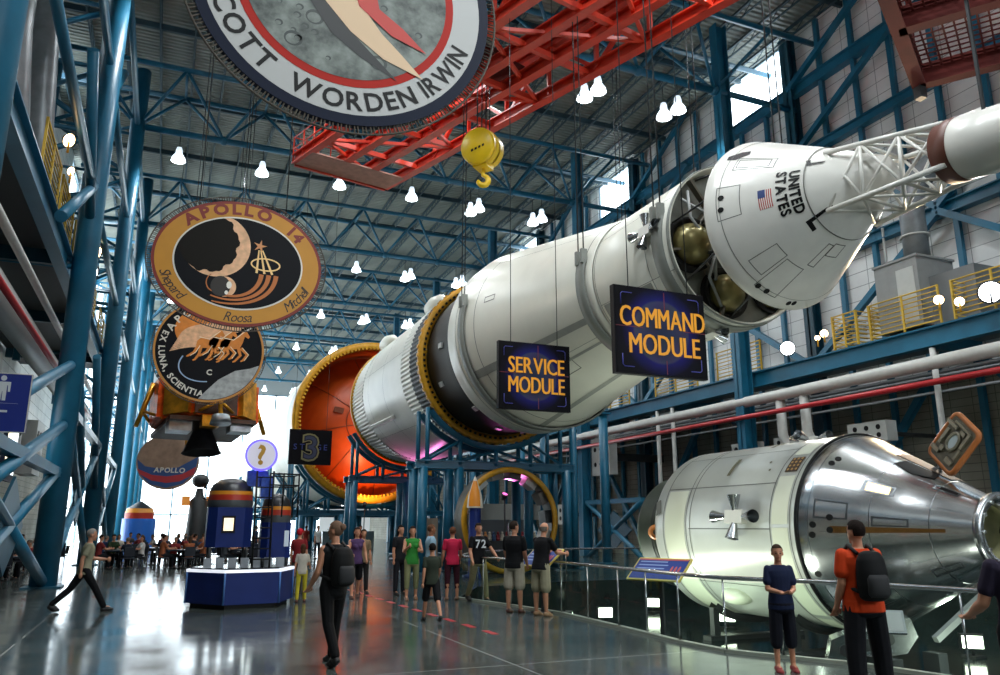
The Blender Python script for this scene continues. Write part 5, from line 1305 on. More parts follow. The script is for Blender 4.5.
pipe('sprinkler_pipe', [(-3.5, 4, 6.6), (-3.5, 52, 6.6)], .08, REDP, 'thin red sprinkler pipe under the aisle gallery')
for k, (y, z, s, e) in enumerate(((21.87, 11.63, .2, 0), (22.9, 11.2, .13, 0), (31.0, 11.5, .34, 0), (30.3, 10.5, .4, 1), (46.0, 10.4, .4, 0), (45.2, 9.1, .35, 0))):
    flood(-3.15, y, z, s, ['warm round lamp highest on the gallery rail', 'small orange lamp at the foot of the yellow gallery rail', 'warm lamp right beside the nearest full-height aisle column', 'big oval white lamp on the gallery edge', 'small warm lamp on the gallery edge far along', 'farthest warm lamp on the gallery edge'][k], k != 3, 250 if k in (0, 2, 3) else 0, (6, y-6, 6), group='gallery floodlights', spot=110)
# wall cabinets in the aisle
for k, (y, z, w_, h_) in enumerate(((24.5, 4.7, 2.6, 1.8), (30, 4.4, 1.6, 1.6), (35, 3.6, 2.0, 2.0))):
    t = thing('control_cabinet', 'pale control cabinet with round gauges in the aisle, %s from the camera' % ORDS[k], 'cabinet', (-5, y, z), group='aisle control cabinets')
    MB().box(-5.2, -4.6, y-w_/2, y+w_/2, z, z+h_).build('cabinet', LGREY, t)
    for a in range(3):
        for b in (.28, .72): m = MB(); m.tube((-4.58, y-w_*.3+a*w_*.3, z+h_*b), (-4.6, y-w_*.3+a*w_*.3, z+h_*b), .2, 16); m.build('gauge', BLK, t)
    MB().box(-7.4, -5.2, y-.1, y+.1, z+.4, z+.6).build('bracket', DARK, t)
# illuminated panel
t = thing('lit_panel', 'glowing white banner panel behind the blue braces under the restroom sign', 'lit panel', (-3.9, 25.5, 3.0))
MB().box(-4.1, -4.0, 24.6, 26.2, 2.9, 4.7).build('frame', NAVY, t); MB().box(-4.0, -3.98, 24.7, 25.2, 3.0, 4.3).build('lit_face', mat('lit_cream', '#ffffff', .5, emit='#fff0c8', es=2.2), t); MB().box(-4.0, -3.98, 25.35, 26.1, 3.1, 4.6).build('lit_face', mat('lit_white', '#ffffff', .5, emit='#f2f6ff', es=2.4), t)
MB().box(-7.4, -4.1, 25.3, 25.5, 3.6, 3.8).build('bracket', DARK, t)
t = thing('restroom_sign', 'blue wall sign with a white standing figure on the aisle side', 'sign', (-2.4, 14, 3.1)); F = frame((-2.8, 14.05, 3.1), (1, .0, 0), (0, 0, 1)) @ Matrix.Diagonal((.74, .7, 1, 1))
m = MB(); m.prism([(0, 0), (1.0, 0), (1.0, 1.32), (0, 1.32)], F, -.05, 0); m.build('sign_board', mat('sign_blue', '#1d2f86', .4), t)
m = MB(); 
for (a, b, c_, d) in ((0, 0, 1, .02), (0, 1.3, 1, 1.32), (.98, 0, 1, 1.32), (0, 0, .02, 1.32)): m.prism([(a, b), (c_, b), (c_, d), (a, d)], F, 0, .004)
m.build('sign_edge', CREAM, t)
WM = mat('sign_white', '#d9dde0', .5)
m = MB(); m.flat(ell(.055, .06, 16, .48, 1.2), F, .005)
m.flat([(a+.18, b) for a, b in [(.16, 1.12), (.44, 1.12), (.44, .9), (.40, .9), (.39, 1.04), (.375, 1.04), (.375, .7), (.31, .7), (.305, .9), (.295, .9), (.29, .7), (.225, .7), (.225, 1.04), (.21, 1.04), (.20, .9), (.16, .9)]], F, .005); m.build('standing_figure', WM, t)
m = MB()
for (a, b, c_) in ((.05, .56, .3), (.05, .44, .62), (.05, .30, .12), (.05, .16, .45), (.05, .06, .1)): m.flat([(a, b), (c_, b), (c_, b+.05), (a, b+.05)], F, .005)
m.flat([(.05, .64), (.8, .64), (.8, .645), (.05, .645)], F, .005); m.build('text_lines', WM, t)
MB().bar((-2.5, 14.1, 3.5), (-3.0, 13.2, 3.4), .05, .05).build('bracket', CABLE, t)

# ------------------------------------------------------------------ glass barrier round the pit
gb = thing('glass_barrier', 'low glass barrier with a polished steel handrail along the pit edge', 'barrier', (7.6, 12, 0))
GP = [(x+.0, y) for x, y in KERB[:-1]]
pr = []
posts_xy = []
for (a, b) in zip(GP, GP[1:]):
    L_ = math.hypot(b[0]-a[0], b[1]-a[1]); nseg = max(1, round(L_/1.25))
    for k in range(nseg): posts_xy.append((a[0]+(b[0]-a[0])*k/nseg, a[1]+(b[1]-a[1])*k/nseg))
posts_xy.append(GP[-1])
for (a, b) in zip(posts_xy, posts_xy[1:]):
    d = Vector((b[0]-a[0], b[1]-a[1], 0)); l = d.length; d.normalize(); g = .02
    p, q = Vector((a[0], a[1], 0))+d*g, Vector((b[0], b[1], 0))-d*g
    MB().add([p+Vector((0, 0, .06)), q+Vector((0, 0, .06)), q+Vector((0, 0, .94)), p+Vector((0, 0, .94))], [(0, 1, 2, 3)]).build('glass_panel', GLASS, gb)
for a in posts_xy: MB().tube((a[0], a[1], .03), (a[0], a[1], .97), .014, 8).build('post', STEEL, gb)
hr_ = MB().path([(x, y, .99) for x, y in posts_xy], .03, 10).build('handrail', mat('handrail_steel', '#c9ccce', .18, metal=1.), gb)
gb2 = thing('glass_barrier', 'far glass barrier with handrail on the other side of the pit behind the engine bell', 'barrier', (12, 22.5, 0))
pts = [(6.75, 18.6), (8.6, 22.0), (12, 23.0), (16.6, 23.0), (21, 23.0)]
for (a, b) in zip(pts, pts[1:]):
    MB().add([(a[0], a[1], .05), (b[0], b[1], .05), (b[0], b[1], .94), (a[0], a[1], .94)], [(0, 1, 2, 3)]).build('glass_panel', GLASS, gb2)
    MB().tube((a[0], a[1], 0), (a[0], a[1], .97), .02, 8).build('post', STEEL, gb2)
MB().path([(x, y, .99) for x, y in pts], .03, 8).build('handrail', MATS['handrail_steel'], gb2)
# information panels
def info(x, y, z, rz, label, face, w_=1.0, d_=.55, lines=True, hh=1.08, edge=None):
    t = local_thing('information_panel', label, 'information panel', (x, y, z), rz, group='information panels')
    F = Matrix.Translation((0, 0, hh)) @ Matrix.Rotation(R(38), 4, 'X')
    m = MB(); m.prism([(-w_/2, -d_/2), (w_/2, -d_/2), (w_/2, d_/2), (-w_/2, d_/2)], F, -.03, 0); m.build('panel_board', edge or mat('panel_edge', '#c7b24e', .4), t)
    m = MB(); m.flat([(-w_/2+.03, -d_/2+.03), (w_/2-.03, -d_/2+.03), (w_/2-.03, d_/2-.03), (-w_/2+.03, d_/2-.03)], F, .004); m.build('printed_sheet', face, t)
    if lines:
        m = MB()
        for k in range(4): m.flat([(-w_*.42, d_*.28-k*.09), (w_*(.1+.04*(k % 2)), d_*.28-k*.09), (w_*(.1+.04*(k % 2)), d_*.28-k*.09+.03), (-w_*.42, d_*.28-k*.09+.03)], F, .008)
        m.build('text_lines', mat('text_pale_blue', '#7a93c4', .5), t)
        m = MB(); 
        for k in range(3): m.flat(ell(.025, .1, 10, w_*(.24+.07*k), -.02), F, .008)
        m.flat([(-w_*.46, d_*.38), (w_*.46, d_*.38), (w_*.46, d_*.44), (-w_*.46, d_*.44)], F, .008); m.build('picture_figures', mat('figure_red', '#b24a4a', .5), t)
    MB().bar((0, .05, 0), (0, .05, hh-.03), .08, .06, up=(0, 1, 0)).build('stand', DARK, t); MB().box(-.2, .2, -.12, .2, 0, .02).build('foot', DARK, t)
    return t
PB = mat('panel_blue', '#1b3680', .5, spec=.25)
info(8.55, 12.7, PITZ, R(-68), 'slanted blue information panel with yellow edge behind the handrail at the module tail', PB, 1.15, .6, True, 1.83)
info(7.25, 15.0, 0, R(-80), 'slanted information panel read by the leaning bald man', PB, 1.0, .55)
info(8.75, 8.0, PITZ, R(-45), 'grey slanted information panel behind the standing boy', GREY, .6, .4, False, 1.4, DUCT)

# ------------------------------------------------------------------ ring exhibit on the floor
rg_ = thing('ring_exhibit', 'large upright yellow-edged ring with equipment boxes inside standing on the floor', 'ring exhibit', (11.5, 26.6, 0))
RM = axm(11.5, 1.9)
MB().lathe([(26.2, 1.68), (26.16, 1.72), (26.16, 1.85), (26.23, 1.88), (26.3, 1.85), (26.3, 1.7)], RM, 72).build('yellow_rim', YEL, rg_)
MB().lathe([(26.3, 1.83), (27.1, 1.83), (27.1, 1.76), (26.3, 1.76)], RM, 72).build('ring_wall', mat('ring_wall_grey', '#6f6f68', .5, vary=.3, scale=3), rg_)
for k, a in enumerate(range(-20, 205, 25)):
    m = MB(); m.obox(pol(26.7, 1.6, a, 11.5, 1.9), (.25, .55, .45), (0, -R(a), 0)); m.build('equipment_box', [LGREY, DARK, mat('box_brown', '#77706a', .5)][k % 3], rg_)
MB().box(10.6, 12.4, 26.1, 27.2, 0, .08).build('plinth', DARK, rg_)

# floor markings
mk = MB(); 
for k in range(13):
    s = k/12; x, y = 3.95+(6.1-3.95)*s*0, 0
    p = Vector((4.9, 24.0, 0)).lerp(Vector((5.15, 12.6, 0)), s)
    m = MB(); m.obox((p.x, p.y, .003), (.12, .5, .004), (0, 0, -.02)); tag(m.build('floor_marking', mat('marking_red', '#a8262c', .4)), 'red dash stuck on the polished floor as part of a dashed path', 'floor marking', 'red dashes on the floor')
# ------------------------------------------------------------------ people
def remesh(mb, voxel, name, m, parent=None, smooth=2, extra=None, loc=None):
    me = bpy.data.meshes.new('tmp'); me.from_pydata([tuple(v) for v in mb.v], [], [tuple(f) for f in mb.f])
    bm = bmesh.new(); bm.from_mesh(me); bmesh.ops.recalc_face_normals(bm, faces=bm.faces); bm.to_mesh(me); bm.free()
    ob = bpy.data.objects.new('tmp', me); COL.objects.link(ob)
    md = ob.modifiers.new('r', 'REMESH'); md.mode = 'VOXEL'; md.voxel_size = voxel
    if smooth: sm = ob.modifiers.new('s', 'SMOOTH'); sm.iterations = smooth; sm.factor = .5
    dg = bpy.context.evaluated_depsgraph_get(); dg.update()
    m2 = bpy.data.meshes.new_from_object(ob.evaluated_get(dg)); m2.name = name
    bpy.data.objects.remove(ob); bpy.data.meshes.remove(me)
    if extra:
        bm = bmesh.new(); bm.from_mesh(m2); t_ = bpy.data.meshes.new('t'); t_.from_pydata([tuple(v) for v in extra.v], [], [tuple(f) for f in extra.f]); bm.from_mesh(t_)
        bm.to_mesh(m2); bm.free(); bpy.data.meshes.remove(t_)
    for p in m2.polygons: p.use_smooth = True
    m2.materials.clear(); m2.materials.append(m)
    o = bpy.data.objects.new(name, m2); COL.objects.link(o)
    if parent: o.parent = parent
    ORG[o.name] = Vector((0, 0, 0)); return o
def cap(mb, a, b, r0, r1, n=10):
    mb.tube(a, b, r0, n, r2=r1); mb.sphere(a, r0, n, 6); mb.sphere(b, r1, n, 6)
SKINM = mat('skin', '#b98163', .5); SKIN2 = mat('skin_tan', '#8f5c40', .5)
def person(label, loc, rz, h=1.75, pose=None, top=('#222222', 'short'), bottom=('#222222', 'long'), shoe='#1a1a1a', hair=('#2a1c14', 'short'), skin=None, fine=.012, female=False, group=None, loose=0., w=1., hands=False, name='person'):
    p = dict(lean=0, legs=((0, 0), (0, 0)), arms=((0, 8, 10), (0, 8, 10)), head=0, nod=0, spread=.02, sit=False); p.update(pose or {})
    k = h/1.75; skin = skin or SKINM; f = Vector((0, -1, 0)); Z = Vector((0, 0, 1)); X = Vector((1, 0, 0))
    hipz = .93
    # legs
    J = {}
    low = 9
    for s, (a, kn) in zip((-1, 1), p['legs']):
        a, kn = R(a), R(kn); hip = Vector((s*.095*w, 0, hipz)); sp = s*p['spread']
        knee = hip+.43*(f*math.sin(a)-Z*math.cos(a))+X*sp; ank = knee+.42*(f*math.sin(a-kn)-Z*math.cos(a-kn))+X*sp*.5
        toe = ank+f*.17*math.cos(max(-.5, (a-kn)*.6))-Z*(.05-.17*math.sin((a-kn)*.5))
        J[s] = (hip, knee, ank, toe); low = min(low, ank.z)
    sh = Vector((0, 0, .085-low))
    T = Matrix.Translation(sh+Vector((0, 0, hipz))) @ Matrix.Rotation(R(p['lean']), 4, 'X') @ Matrix.Translation(-Vector((0, 0, hipz)))
    J = {s: tuple(q+sh for q in J[s]) for s in J}
    up = lambda x, y, z: T @ Vector((x, y, z))
    A = {}
    for s, arm in zip((-1, 1), p['arms']):
        sa, ab, eb = (R(q) for q in arm[:3]); ins = arm[3] if len(arm) > 3 else .0
        S_ = up(s*.172*w, 0, 1.415)
        d = (f*math.sin(sa)*math.cos(ab)-Z*math.cos(sa)*math.cos(ab)+X*s*math.sin(ab)).normalized(); E_ = S_+d*.29
        d2 = (f*math.sin(sa+eb)-Z*math.cos(sa+eb)+X*s*(math.sin(ab)*.5-ins)).normalized(); W_ = E_+d2*.25
        A[s] = (S_, E_, W_, d2)
    Hd = up(0, -.015, 1.64); HR = Matrix.Rotation(R(p['lean']), 4, 'X') @ Matrix.Rotation(R(p['head']), 4, 'Z') @ Matrix.Rotation(R(p['nod']), 4, 'X')
    hv = lambda x, y, z: Hd+(HR @ Vector((x, y, z)))
    def torso(m, e=0., lo=.86):
        fm = .9 if female else 1
        R_ = [(.82, .155, .105, .0), (.90, .172, .12, .0), (.98, .163, .112, 0), (1.07, .145*fm, .103, 0), (1.15, .143*fm, .102, 0), (1.24, .158*fm, .112, 0), (1.32, .172*fm, .117, 0), (1.39, .172*fm, .105, .0), (1.44, .13, .078, .0), (1.475, .07, .062, .0)]
        m.loft([(z, a*w+e, b*w+e*.9, y) for z, a, b, y in R_ if z >= lo], 20, T=T)
        for s in (-1, 1):
            m.sphere(A[s][0]+Vector((-s*.014, 0, -.012)), .052*w+e*.5, 12, 8)
            if female: m.sphere(up(s*.065, -.08, 1.285), .058+e, 10, 6)
    body = MB(); torso(body); cap(body, up(0, 0, 1.42), up(0, -.005, 1.56), .058, .052, 12)
    body.sphere(hv(0, .008, .02), (.077, .096, .1), 20, 14, M=HR.to_3x3()); body.sphere(hv(0, -.022, -.045), (.056, .066, .07), 16, 10, M=HR.to_3x3())
    body.sphere(hv(0, -.096, -.02), (.013, .02, .026), 8, 6, M=HR.to_3x3()); body.sphere(hv(0, -.074, -.098), (.022, .018, .018), 8, 6, M=HR.to_3x3()); body.sphere(hv(0, -.084, -.06), (.025, .012, .012), 8, 6, M=HR.to_3x3())
    for s in (-1, 1): body.sphere(hv(s*.079, .01, -.01), (.012, .02, .032), 8, 6, M=HR.to_3x3())
    for s in (-1, 1):
        hip, knee, ank, toe = J[s]
        cap(body, hip, knee, .088*w, .056*w, 12); mid = knee.lerp(ank, .3)+Vector((0, .012, 0)); cap(body, knee, mid, .05*w, .054*w); cap(body, mid, ank, .054*w, .036); cap(body, ank, toe.lerp(ank, .45), .034, .026)
        S_, E_, W_, d2 = A[s]; cap(body, S_, E_, .05*w, .04*w); cap(body, E_, E_.lerp(W_, .35), .04*w, .041*w); cap(body, E_.lerp(W_, .35), W_, .041*w, .027)
        if not hands: body.sphere(W_+d2*.07, (.034, .04, .06), 10, 8)
    ex = None
    if hands:
        ex = MB()
        for s in (-1, 1):
            S_, E_, W_, d2 = A[s]; fwd = d2; side = X*s; nrm = fwd.cross(side).normalized(); side = nrm.cross(fwd).normalized()
            cap(body, W_, W_+fwd*.03, .028, .03); ex2 = [(j-1.5)*.021 for j in range(4)]
            M3 = Matrix((side, nrm, fwd)).transposed(); body.sphere(W_+fwd*.055, (.043, .02, .05), 12, 8, M=M3)
            for j, o_ in enumerate(ex2):
                L1 = (.066, .078, .074, .058)[j]; b0 = W_+fwd*.088+side*o_; b1 = b0+(fwd*.9+nrm*.35*(1 if nrm.y < 0 else -1)*1).normalized()*L1*.5; b2 = b1+(fwd*.6+nrm*.8*(1 if nrm.y < 0 else -1)).normalized()*L1*.5
                ex.path([b0-fwd*.02, b0, b1, b2], [.0095, .0095, .0088, .0072], 8); ex.sphere(b2, .0072, 6, 4)
            q0 = W_+fwd*.03+side*(-s*0+.035)*(-1); ex.path([q0, q0+fwd*.03-side*.018, q0+fwd*.06-side*.02], [.012, .011, .008], 8); ex.sphere(q0+fwd*.06-side*.02, .008, 6, 4)
    root = remesh(body, fine, name, skin, None, 2, ex)
    root.location = loc; root.rotation_euler = (0, 0, rz); root.scale = (k, k, k)
    tag(root, label, 'person', group)
    col = lambda c, r=.8: mat('cloth_'+c.strip('#'), c, r, vary=.1, scale=12, spec=.2)
    # top
    m = MB(); torso(m, .016+loose*.5, .84); m.loft([(.845, (.186+loose*.7)*w, (.134+loose*.7)*w, 0), (.95, (.184+loose*.5)*w, (.132+loose*.5)*w, 0), (1.0, .165*w, .115*w, 0)], 18, T=T)
    sl = {'short': .62, 'long': 1.0, 'none': .0, 'crop': .3}[top[1]]
    for s in (-1, 1):
        S_, E_, W_, d2 = A[s]
        if sl > 0:
            cap(m, S_, S_.lerp(E_, min(1, sl)), .054*w+.004+loose*.1, .054*w+.006+loose*.5)
            if sl >= 1: cap(m, E_, W_, .056*w, .04)
    remesh(m, fine, 'shirt', col(top[0]), root, 2)
    # bottom
    m = MB(); g_ = loose*.7; m.loft([(.79, .10*w, .08*w, 0), (.82, .17*w+g_, .12*w+g_, 0), (.93, .182*w+g_, .13*w+g_, 0), (1.0, .165*w, .115*w, 0)], 18, T=T)
    if bottom[1] == 'skirt':
        m.lathe([(.42, .2), (.42, .01), (.95, .01), (.95, .15), (.7, .19)], n=20)
    for s in (-1, 1):
        hip, knee, ank, toe = J[s]
        fr_ = {'long': 1.95, 'shorts': .96, 'baggy': 1.28, 'capri': 1.5, 'short': .6, 'skirt': .4}[bottom[1]]
        e = (.018 if bottom[1] in ('shorts', 'short') else .01)+loose
        q = hip.lerp(knee, min(1, fr_)); cap(m, hip, q, .09*w+min(e, .012), (.062*w if fr_ > 1 else .074*w)+e)
        if fr_ > 1: q2 = knee.lerp(ank, fr_-1); cap(m, knee, q2, .062*w+e, .05+e)
    remesh(m, fine, 'trousers' if bottom[1] in ('long', 'capri') else ('shorts' if bottom[1] != 'skirt' else 'skirt'), col(bottom[0]), root, 2)
    for s in (-1, 1):
        hip, knee, ank, toe = J[s]; m = MB(); d = (toe-ank); d.z = 0; 
        base = Vector((ank.x, ank.y, ank.z-.045)); m.sphere(base+Vector((0, .01, 0)), (.052, .062, .052), 12, 8)
        fw = (toe-ank).normalized(); m.sphere(base+fw*.1+Vector((0, 0, .0)), (.052, .095, .042), 12, 8); m.sphere(base+fw*.05+Vector((0, 0, .01)), (.05, .085, .055), 12, 8)
        remesh(m, max(fine, .01), 'shoe', mat('shoe_'+shoe.strip('#'), shoe, .5), root, 1)
    if hair:
        m = MB(); n_, kk = 20, 14; R3 = HR.to_3x3(); vs = []; fs = []; c0 = (0, .012, .028); rr = (.086, .104, .106)
        idx = {}
        for i in range(kk+1):
            t_ = PI*i/kk
            for j in range(n_):
                q = (rr[0]*math.sin(t_)*math.cos(2*PI*j/n_), rr[1]*math.sin(t_)*math.sin(2*PI*j/n_), rr[2]*math.cos(t_)); vs.append(q)
        for i in range(kk):
            for j in range(n_):
                q = [vs[i*n_+j], vs[(i+1)*n_+j], vs[(i+1)*n_+(j+1) % n_], vs[i*n_+(j+1) % n_]]
                cy_ = sum(a[1] for a in q)/4; cz_ = sum(a[2] for a in q)/4
                if cz_ < .035 and cy_ < -.03: continue
                if cz_ < -.06 and hair[1] == 'short': continue
                if cz_ < -.01 and cy_ < .02: continue
                m.add([hv(c0[0]+a[0], c0[1]+a[1], c0[2]+a[2]) for a in q], [(0, 1, 2, 3)], 0, True)
        if hair[1] == 'bald': m = MB(); m.lathe([(-.05, .08), (.0, .087), (.03, .084)], Matrix.Translation(hv(0, .025, 0)), 20, R(-20), R(200))
        if hair[1] == 'long': m.sphere(hv(0, .06, -.08), (.08, .05, .13), 14, 10); m.sphere(hv(0, .05, -.0), (.09, .06, .1), 14, 10)
        if hair[1] == 'bun': m.sphere(hv(0, .11, .05), .045, 12, 8)
        if hair[1] == 'cap': m.lathe([(.02, .092), (.07, .088), (.12, .05), (.135, 0)], Matrix.Translation(hv(0, .005, 0)), 20); m.sphere(hv(0, -.11, .03), (.06, .06, .01), 12, 6)
        me_ = m.build('hair' if hair[1] != 'cap' else 'cap', mat('hair_'+hair[0].strip('#'), hair[0], .85, spec=.12, bump=.4, bscale=60), None, (0, 0, 0)); me_.parent = root; me_.location = (0, 0, 0)
    if fine < .011:
        for s in (-1, 1):
            m = MB(); m.sphere(hv(s*.031, -.082, .0), (.012, .008, .008), 8, 6); e = m.build('eye', mat('eye_dark', '#1a1512', .2), None, (0, 0, 0)); e.parent = root; e.location = (0, 0, 0)
            m = MB(); m.obox(hv(s*.032, -.088, .022), (.03, .006, .006)); e = m.build('eyebrow', mat('brow', '#2a1c14', .8), None, (0, 0, 0)); e.parent = root; e.location = (0, 0, 0)
        m = MB(); m.sphere(hv(0, -.0945, -.058), (.022, .006, .005), 10, 6); e = m.build('mouth', mat('lips', '#8d4a40', .5), None, (0, 0, 0)); e.parent = root; e.location = (0, 0, 0)
    J['T'] = T; J['A'] = A; J['up'] = up
    return root, J
def backpack(label, loc, rz, k, J, color='#0d0e10', cy=.2):
    t = local_thing('backpack', label, 'backpack', loc, rz); t.scale = (k, k, k); up = J['up']
    m = MB(); M3 = Matrix.Rotation(0, 3, 'X')
    m.loft([(.96, .10, .06, cy), (.99, .145, .10, cy), (1.1, .16, .125, cy), (1.25, .16, .12, cy), (1.36, .145, .10, cy), (1.43, .11, .07, cy), (1.45, .06, .04, cy)], 20, T=J['T'])
    remesh(m, .014, 'main_bag', mat('bag_'+color.strip('#'), color, .7, spec=.2), t, 3)
    m = MB(); m.loft([(1.0, .09, .04, cy+.1), (1.03, .115, .055, cy+.1), (1.18, .115, .055, cy+.1), (1.22, .09, .035, cy+.1)], 18, T=J['T']); m.build('front_pocket', mat('bag_pocket', '#15171a', .75), t)
    for s in (-1, 1):
        m = MB(); m.path([up(s*.1, cy-.06, 1.42), up(s*.11, .0, 1.50), up(s*.12, -.12, 1.40), up(s*.13, -.145, 1.25), up(s*.16, -.06, 1.1), up(s*.13, cy-.05, 1.05)], .02, 8); m.build('shoulder_strap', mat('bag_strap', '#111214', .8), t)
    return t
def face_cam(x, y): return math.atan2(-x, y)  # rz so that local -Y looks at the camera
walk = lambda a=25, k1=10, b=-22, k2=25: ((a, k1), (b, k2))
# near right: boy, orange-shirted man, man at the edge
person('boy in a navy shirt and long dark shorts standing with folded hands by the glass barrier'.replace(' by the glass barrier', ' near the handrail'), (7.1, 7.95, 0), R(-25), 1.46, dict(arms=((8, 6, 75, .55), (8, 6, 75, .55)), head=-8, legs=((2, 2), (-2, 0))), ('#16203c', 'short'), ('#0c0f1a', 'baggy'), '#8a1f22', ('#33261c', 'short'), fine=.0095, hands=True, w=.92, loose=.03)
o, J = person('man in an orange t-shirt and dark trousers seen from behind by the glass barrier', (6.75, 6.35, 0), R(165), 1.74, dict(arms=((5, 6, 12), (0, 6, 25)), head=14, legs=((3, 2), (-4, 2)), spread=.05), ('#c63e16', 'short'), ('#0b0c12', 'long'), '#111111', ('#1d1512', 'short'), fine=.0095, hands=True, w=1.1, loose=.022)
backpack('black backpack worn by the man in the orange t-shirt', (6.75, 6.35, 0), R(165), 1.0, J)
person('man in a dark purple t-shirt half cut off by the picture edge', (6.08, 4.2, 0), R(150), 1.72, dict(arms=((0, 8, 75, .5), (10, 15, 55, .1)), head=0), ('#2a2436', 'short'), ('#14161c', 'long'), '#111111', ('#17120f', 'short'), fine=.0095, hands=True, w=1.12)
# centre walkers
o, J = person('person in dark clothes walking away across the open floor, pale hair tied up', (2.13, 10.55, 0), R(200), 1.76, dict(arms=((20, 8, 45, .1), (5, 10, 40, .1)), legs=((14, 5), (-14, 18)), head=25), ('#121416', 'none'), ('#0a0b0d', 'long'), '#0a0a0a', ('#6a5344', 'bun'), fine=.0095, hands=True)
backpack('large black backpack on the person walking away in dark clothes', (2.13, 10.55, 0), R(200), 1.0, J, '#0a0b0c')
person('grey-haired man in a beige shirt and black trousers striding past the aisle columns', (-1.35, 18.8, 0), R(100), 1.74, dict(arms=((-25, 8, 25), (25, 8, 60)), legs=((32, 4), (-30, 16)), lean=4), ('#8f8c74', 'short'), ('#0e0f12', 'long'), '#0c0c0c', ('#86817a', 'short'), fine=.011)
o, J = person('person in a red t-shirt cut off by the picture edge on the aisle side', (-4.4, 21.9, 0), R(60), 1.62, dict(arms=((20, 8, 50), (10, 8, 40))), ('#b0242a', 'short'), ('#15161a', 'long'), fine=.014)
# wheelchair
wc = thing('wheelchair', 'dark wheelchair with a pale push rim at the picture edge below the aisle braces', 'wheelchair', (-3.75, 21.3, 0))
for dx in (-.28, .28):
    m = MB(); m.path([(-3.75+dx+.02*math.cos(a), 21.3+.31*math.cos(a), .33+.31*math.sin(a)) for a in [k*PI/16 for k in range(32)]], .025, 8, closed=True); wl = m.build('wheel', BLK, wc)
    m = MB(); m.path([(-3.75+dx*1.12, 21.3+.26*math.cos(a), .33+.26*math.sin(a)) for a in [k*PI/16 for k in range(32)]], .01, 6, closed=True)
    for a in range(0, 180, 30): m.tube((-3.75+dx, 21.3+.3*math.cos(R(a)), .33+.3*math.sin(R(a))), (-3.75+dx, 21.3-.3*math.cos(R(a)), .33-.3*math.sin(R(a))), .005, 4)
    m.build('push_rim', STEEL, wl)
m = MB(); m.obox((-3.75, 21.3, .5), (.46, .44, .05)); m.build('seat', DARK, wc)
m = MB(); m.obox((-3.75, 21.55, .78), (.46, .04, .5)); m.build('backrest', DARK, wc)
for dx in (-.2, .2):
    m = MB(); m.path([(-3.75+dx, 21.6, 1.0), (-3.75+dx, 21.55, .5), (-3.75+dx, 21.0, .45), (-3.75+dx, 20.85, .12)], .014, 6); m.build('side_tube', STEEL, wc)
    m = MB(); m.tube((-3.75+dx-.02, 20.95, .08), (-3.75+dx+.02, 20.95, .08), .08, 14); m.build('caster', BLK, wc)
# middle group
person('small child in a white patterned top and yellow leggings standing beyond the walker', (3.13, 19.2, 0), R(170), 1.28, dict(arms=((10, 12, 60), (0, 10, 10)), legs=((5, 0), (-6, 5))), ('#b9b2a4', 'short'), ('#b8a82e', 'long'), '#6b3a2a', ('#4a3020', 'long'), fine=.014, w=.9, female=False)
person('person in a red top and red cap behind the child with yellow leggings', (3.35, 21.2, 0), R(150), 1.62, dict(), ('#7c1f22', 'short'), ('#4a4740', 'long'), '#222222', ('#b3202a', 'cap'), fine=.016)
person('woman in a purple sleeveless top and black shorts walking towards the viewer', (4.5, 19.7, 0), R(5), 1.66, dict(legs=((10, 4), (-8, 10)), arms=((15, 12, 60, .2), (5, 12, 40, .2))), ('#4a3458', 'none'), ('#0d0d12', 'shorts'), '#4a2a20', ('#2d1d16', 'long'), fine=.012, female=True)
person('person in a tan top just behind the woman in purple', (4.95, 20.9, 0), R(10), 1.6, dict(), ('#7d6a52', 'short'), ('#22201f', 'long'), fine=.016, hair=('#39281d', 'short'))
person('woman in a green top and khaki trousers holding something at her chest', (5.62, 18.7, 0), R(-10), 1.68, dict(arms=((25, 10, 95, .5), (20, 12, 80, .5)), legs=((6, 2), (-6, 6))), ('#2f7d32', 'none'), ('#7a7c58', 'capri'), '#6b4a30', ('#231712', 'long'), fine=.012, female=True)
person('dark-haired person in black partly hidden by the woman in green', (5.75, 20.2, 0), R(20), 1.7, dict(), ('#17181c', 'short'), ('#1b1c22', 'long'), fine=.016, hair=('#1a1310', 'long'))
person('boy in a dark olive t-shirt and black shorts walking away', (4.72, 14.4, 0), R(175), 1.4, dict(legs=((-18, 22), (18, 4)), arms=((20, 8, 30), (-15, 8, 20))), ('#2b3228', 'short'), ('#0d0e11', 'shorts'), '#1a1a1a', ('#15110f', 'short'), fine=.012, w=.95)
person('man in a light blue shirt turned sideways behind the walking boy', (6.15, 18.9, 0), R(80), 1.72, dict(head=5), ('#8fb0c4', 'short'), ('#9a947e', 'shorts'), '#3a3a3a', ('#5a3d2c', 'short'), skin=SKIN2, fine=.013, w=1.08)
person('woman in a crimson t-shirt and maroon cropped trousers seen from behind', (6.5, 18.3, 0), R(172), 1.66, dict(arms=((10, 8, 30), (5, 8, 20))), ('#b01e40', 'short'), ('#35121e', 'capri'), '#70503a', ('#5b3a28', 'short'), fine=.012, female=True, w=1.05)
o, J = person('man in a black jersey with the number 72 leaning by the barrier in tan trousers', (6.95, 17.75, 0), R(8), 1.76, dict(arms=((5, 10, 30), (25, 22, 20)), legs=((-8, 22), (14, 6))), ('#0b0c10', 'short'), ('#7d7658', 'long'), '#151515', ('#2a1d16', 'short'), fine=.012, w=1.05)
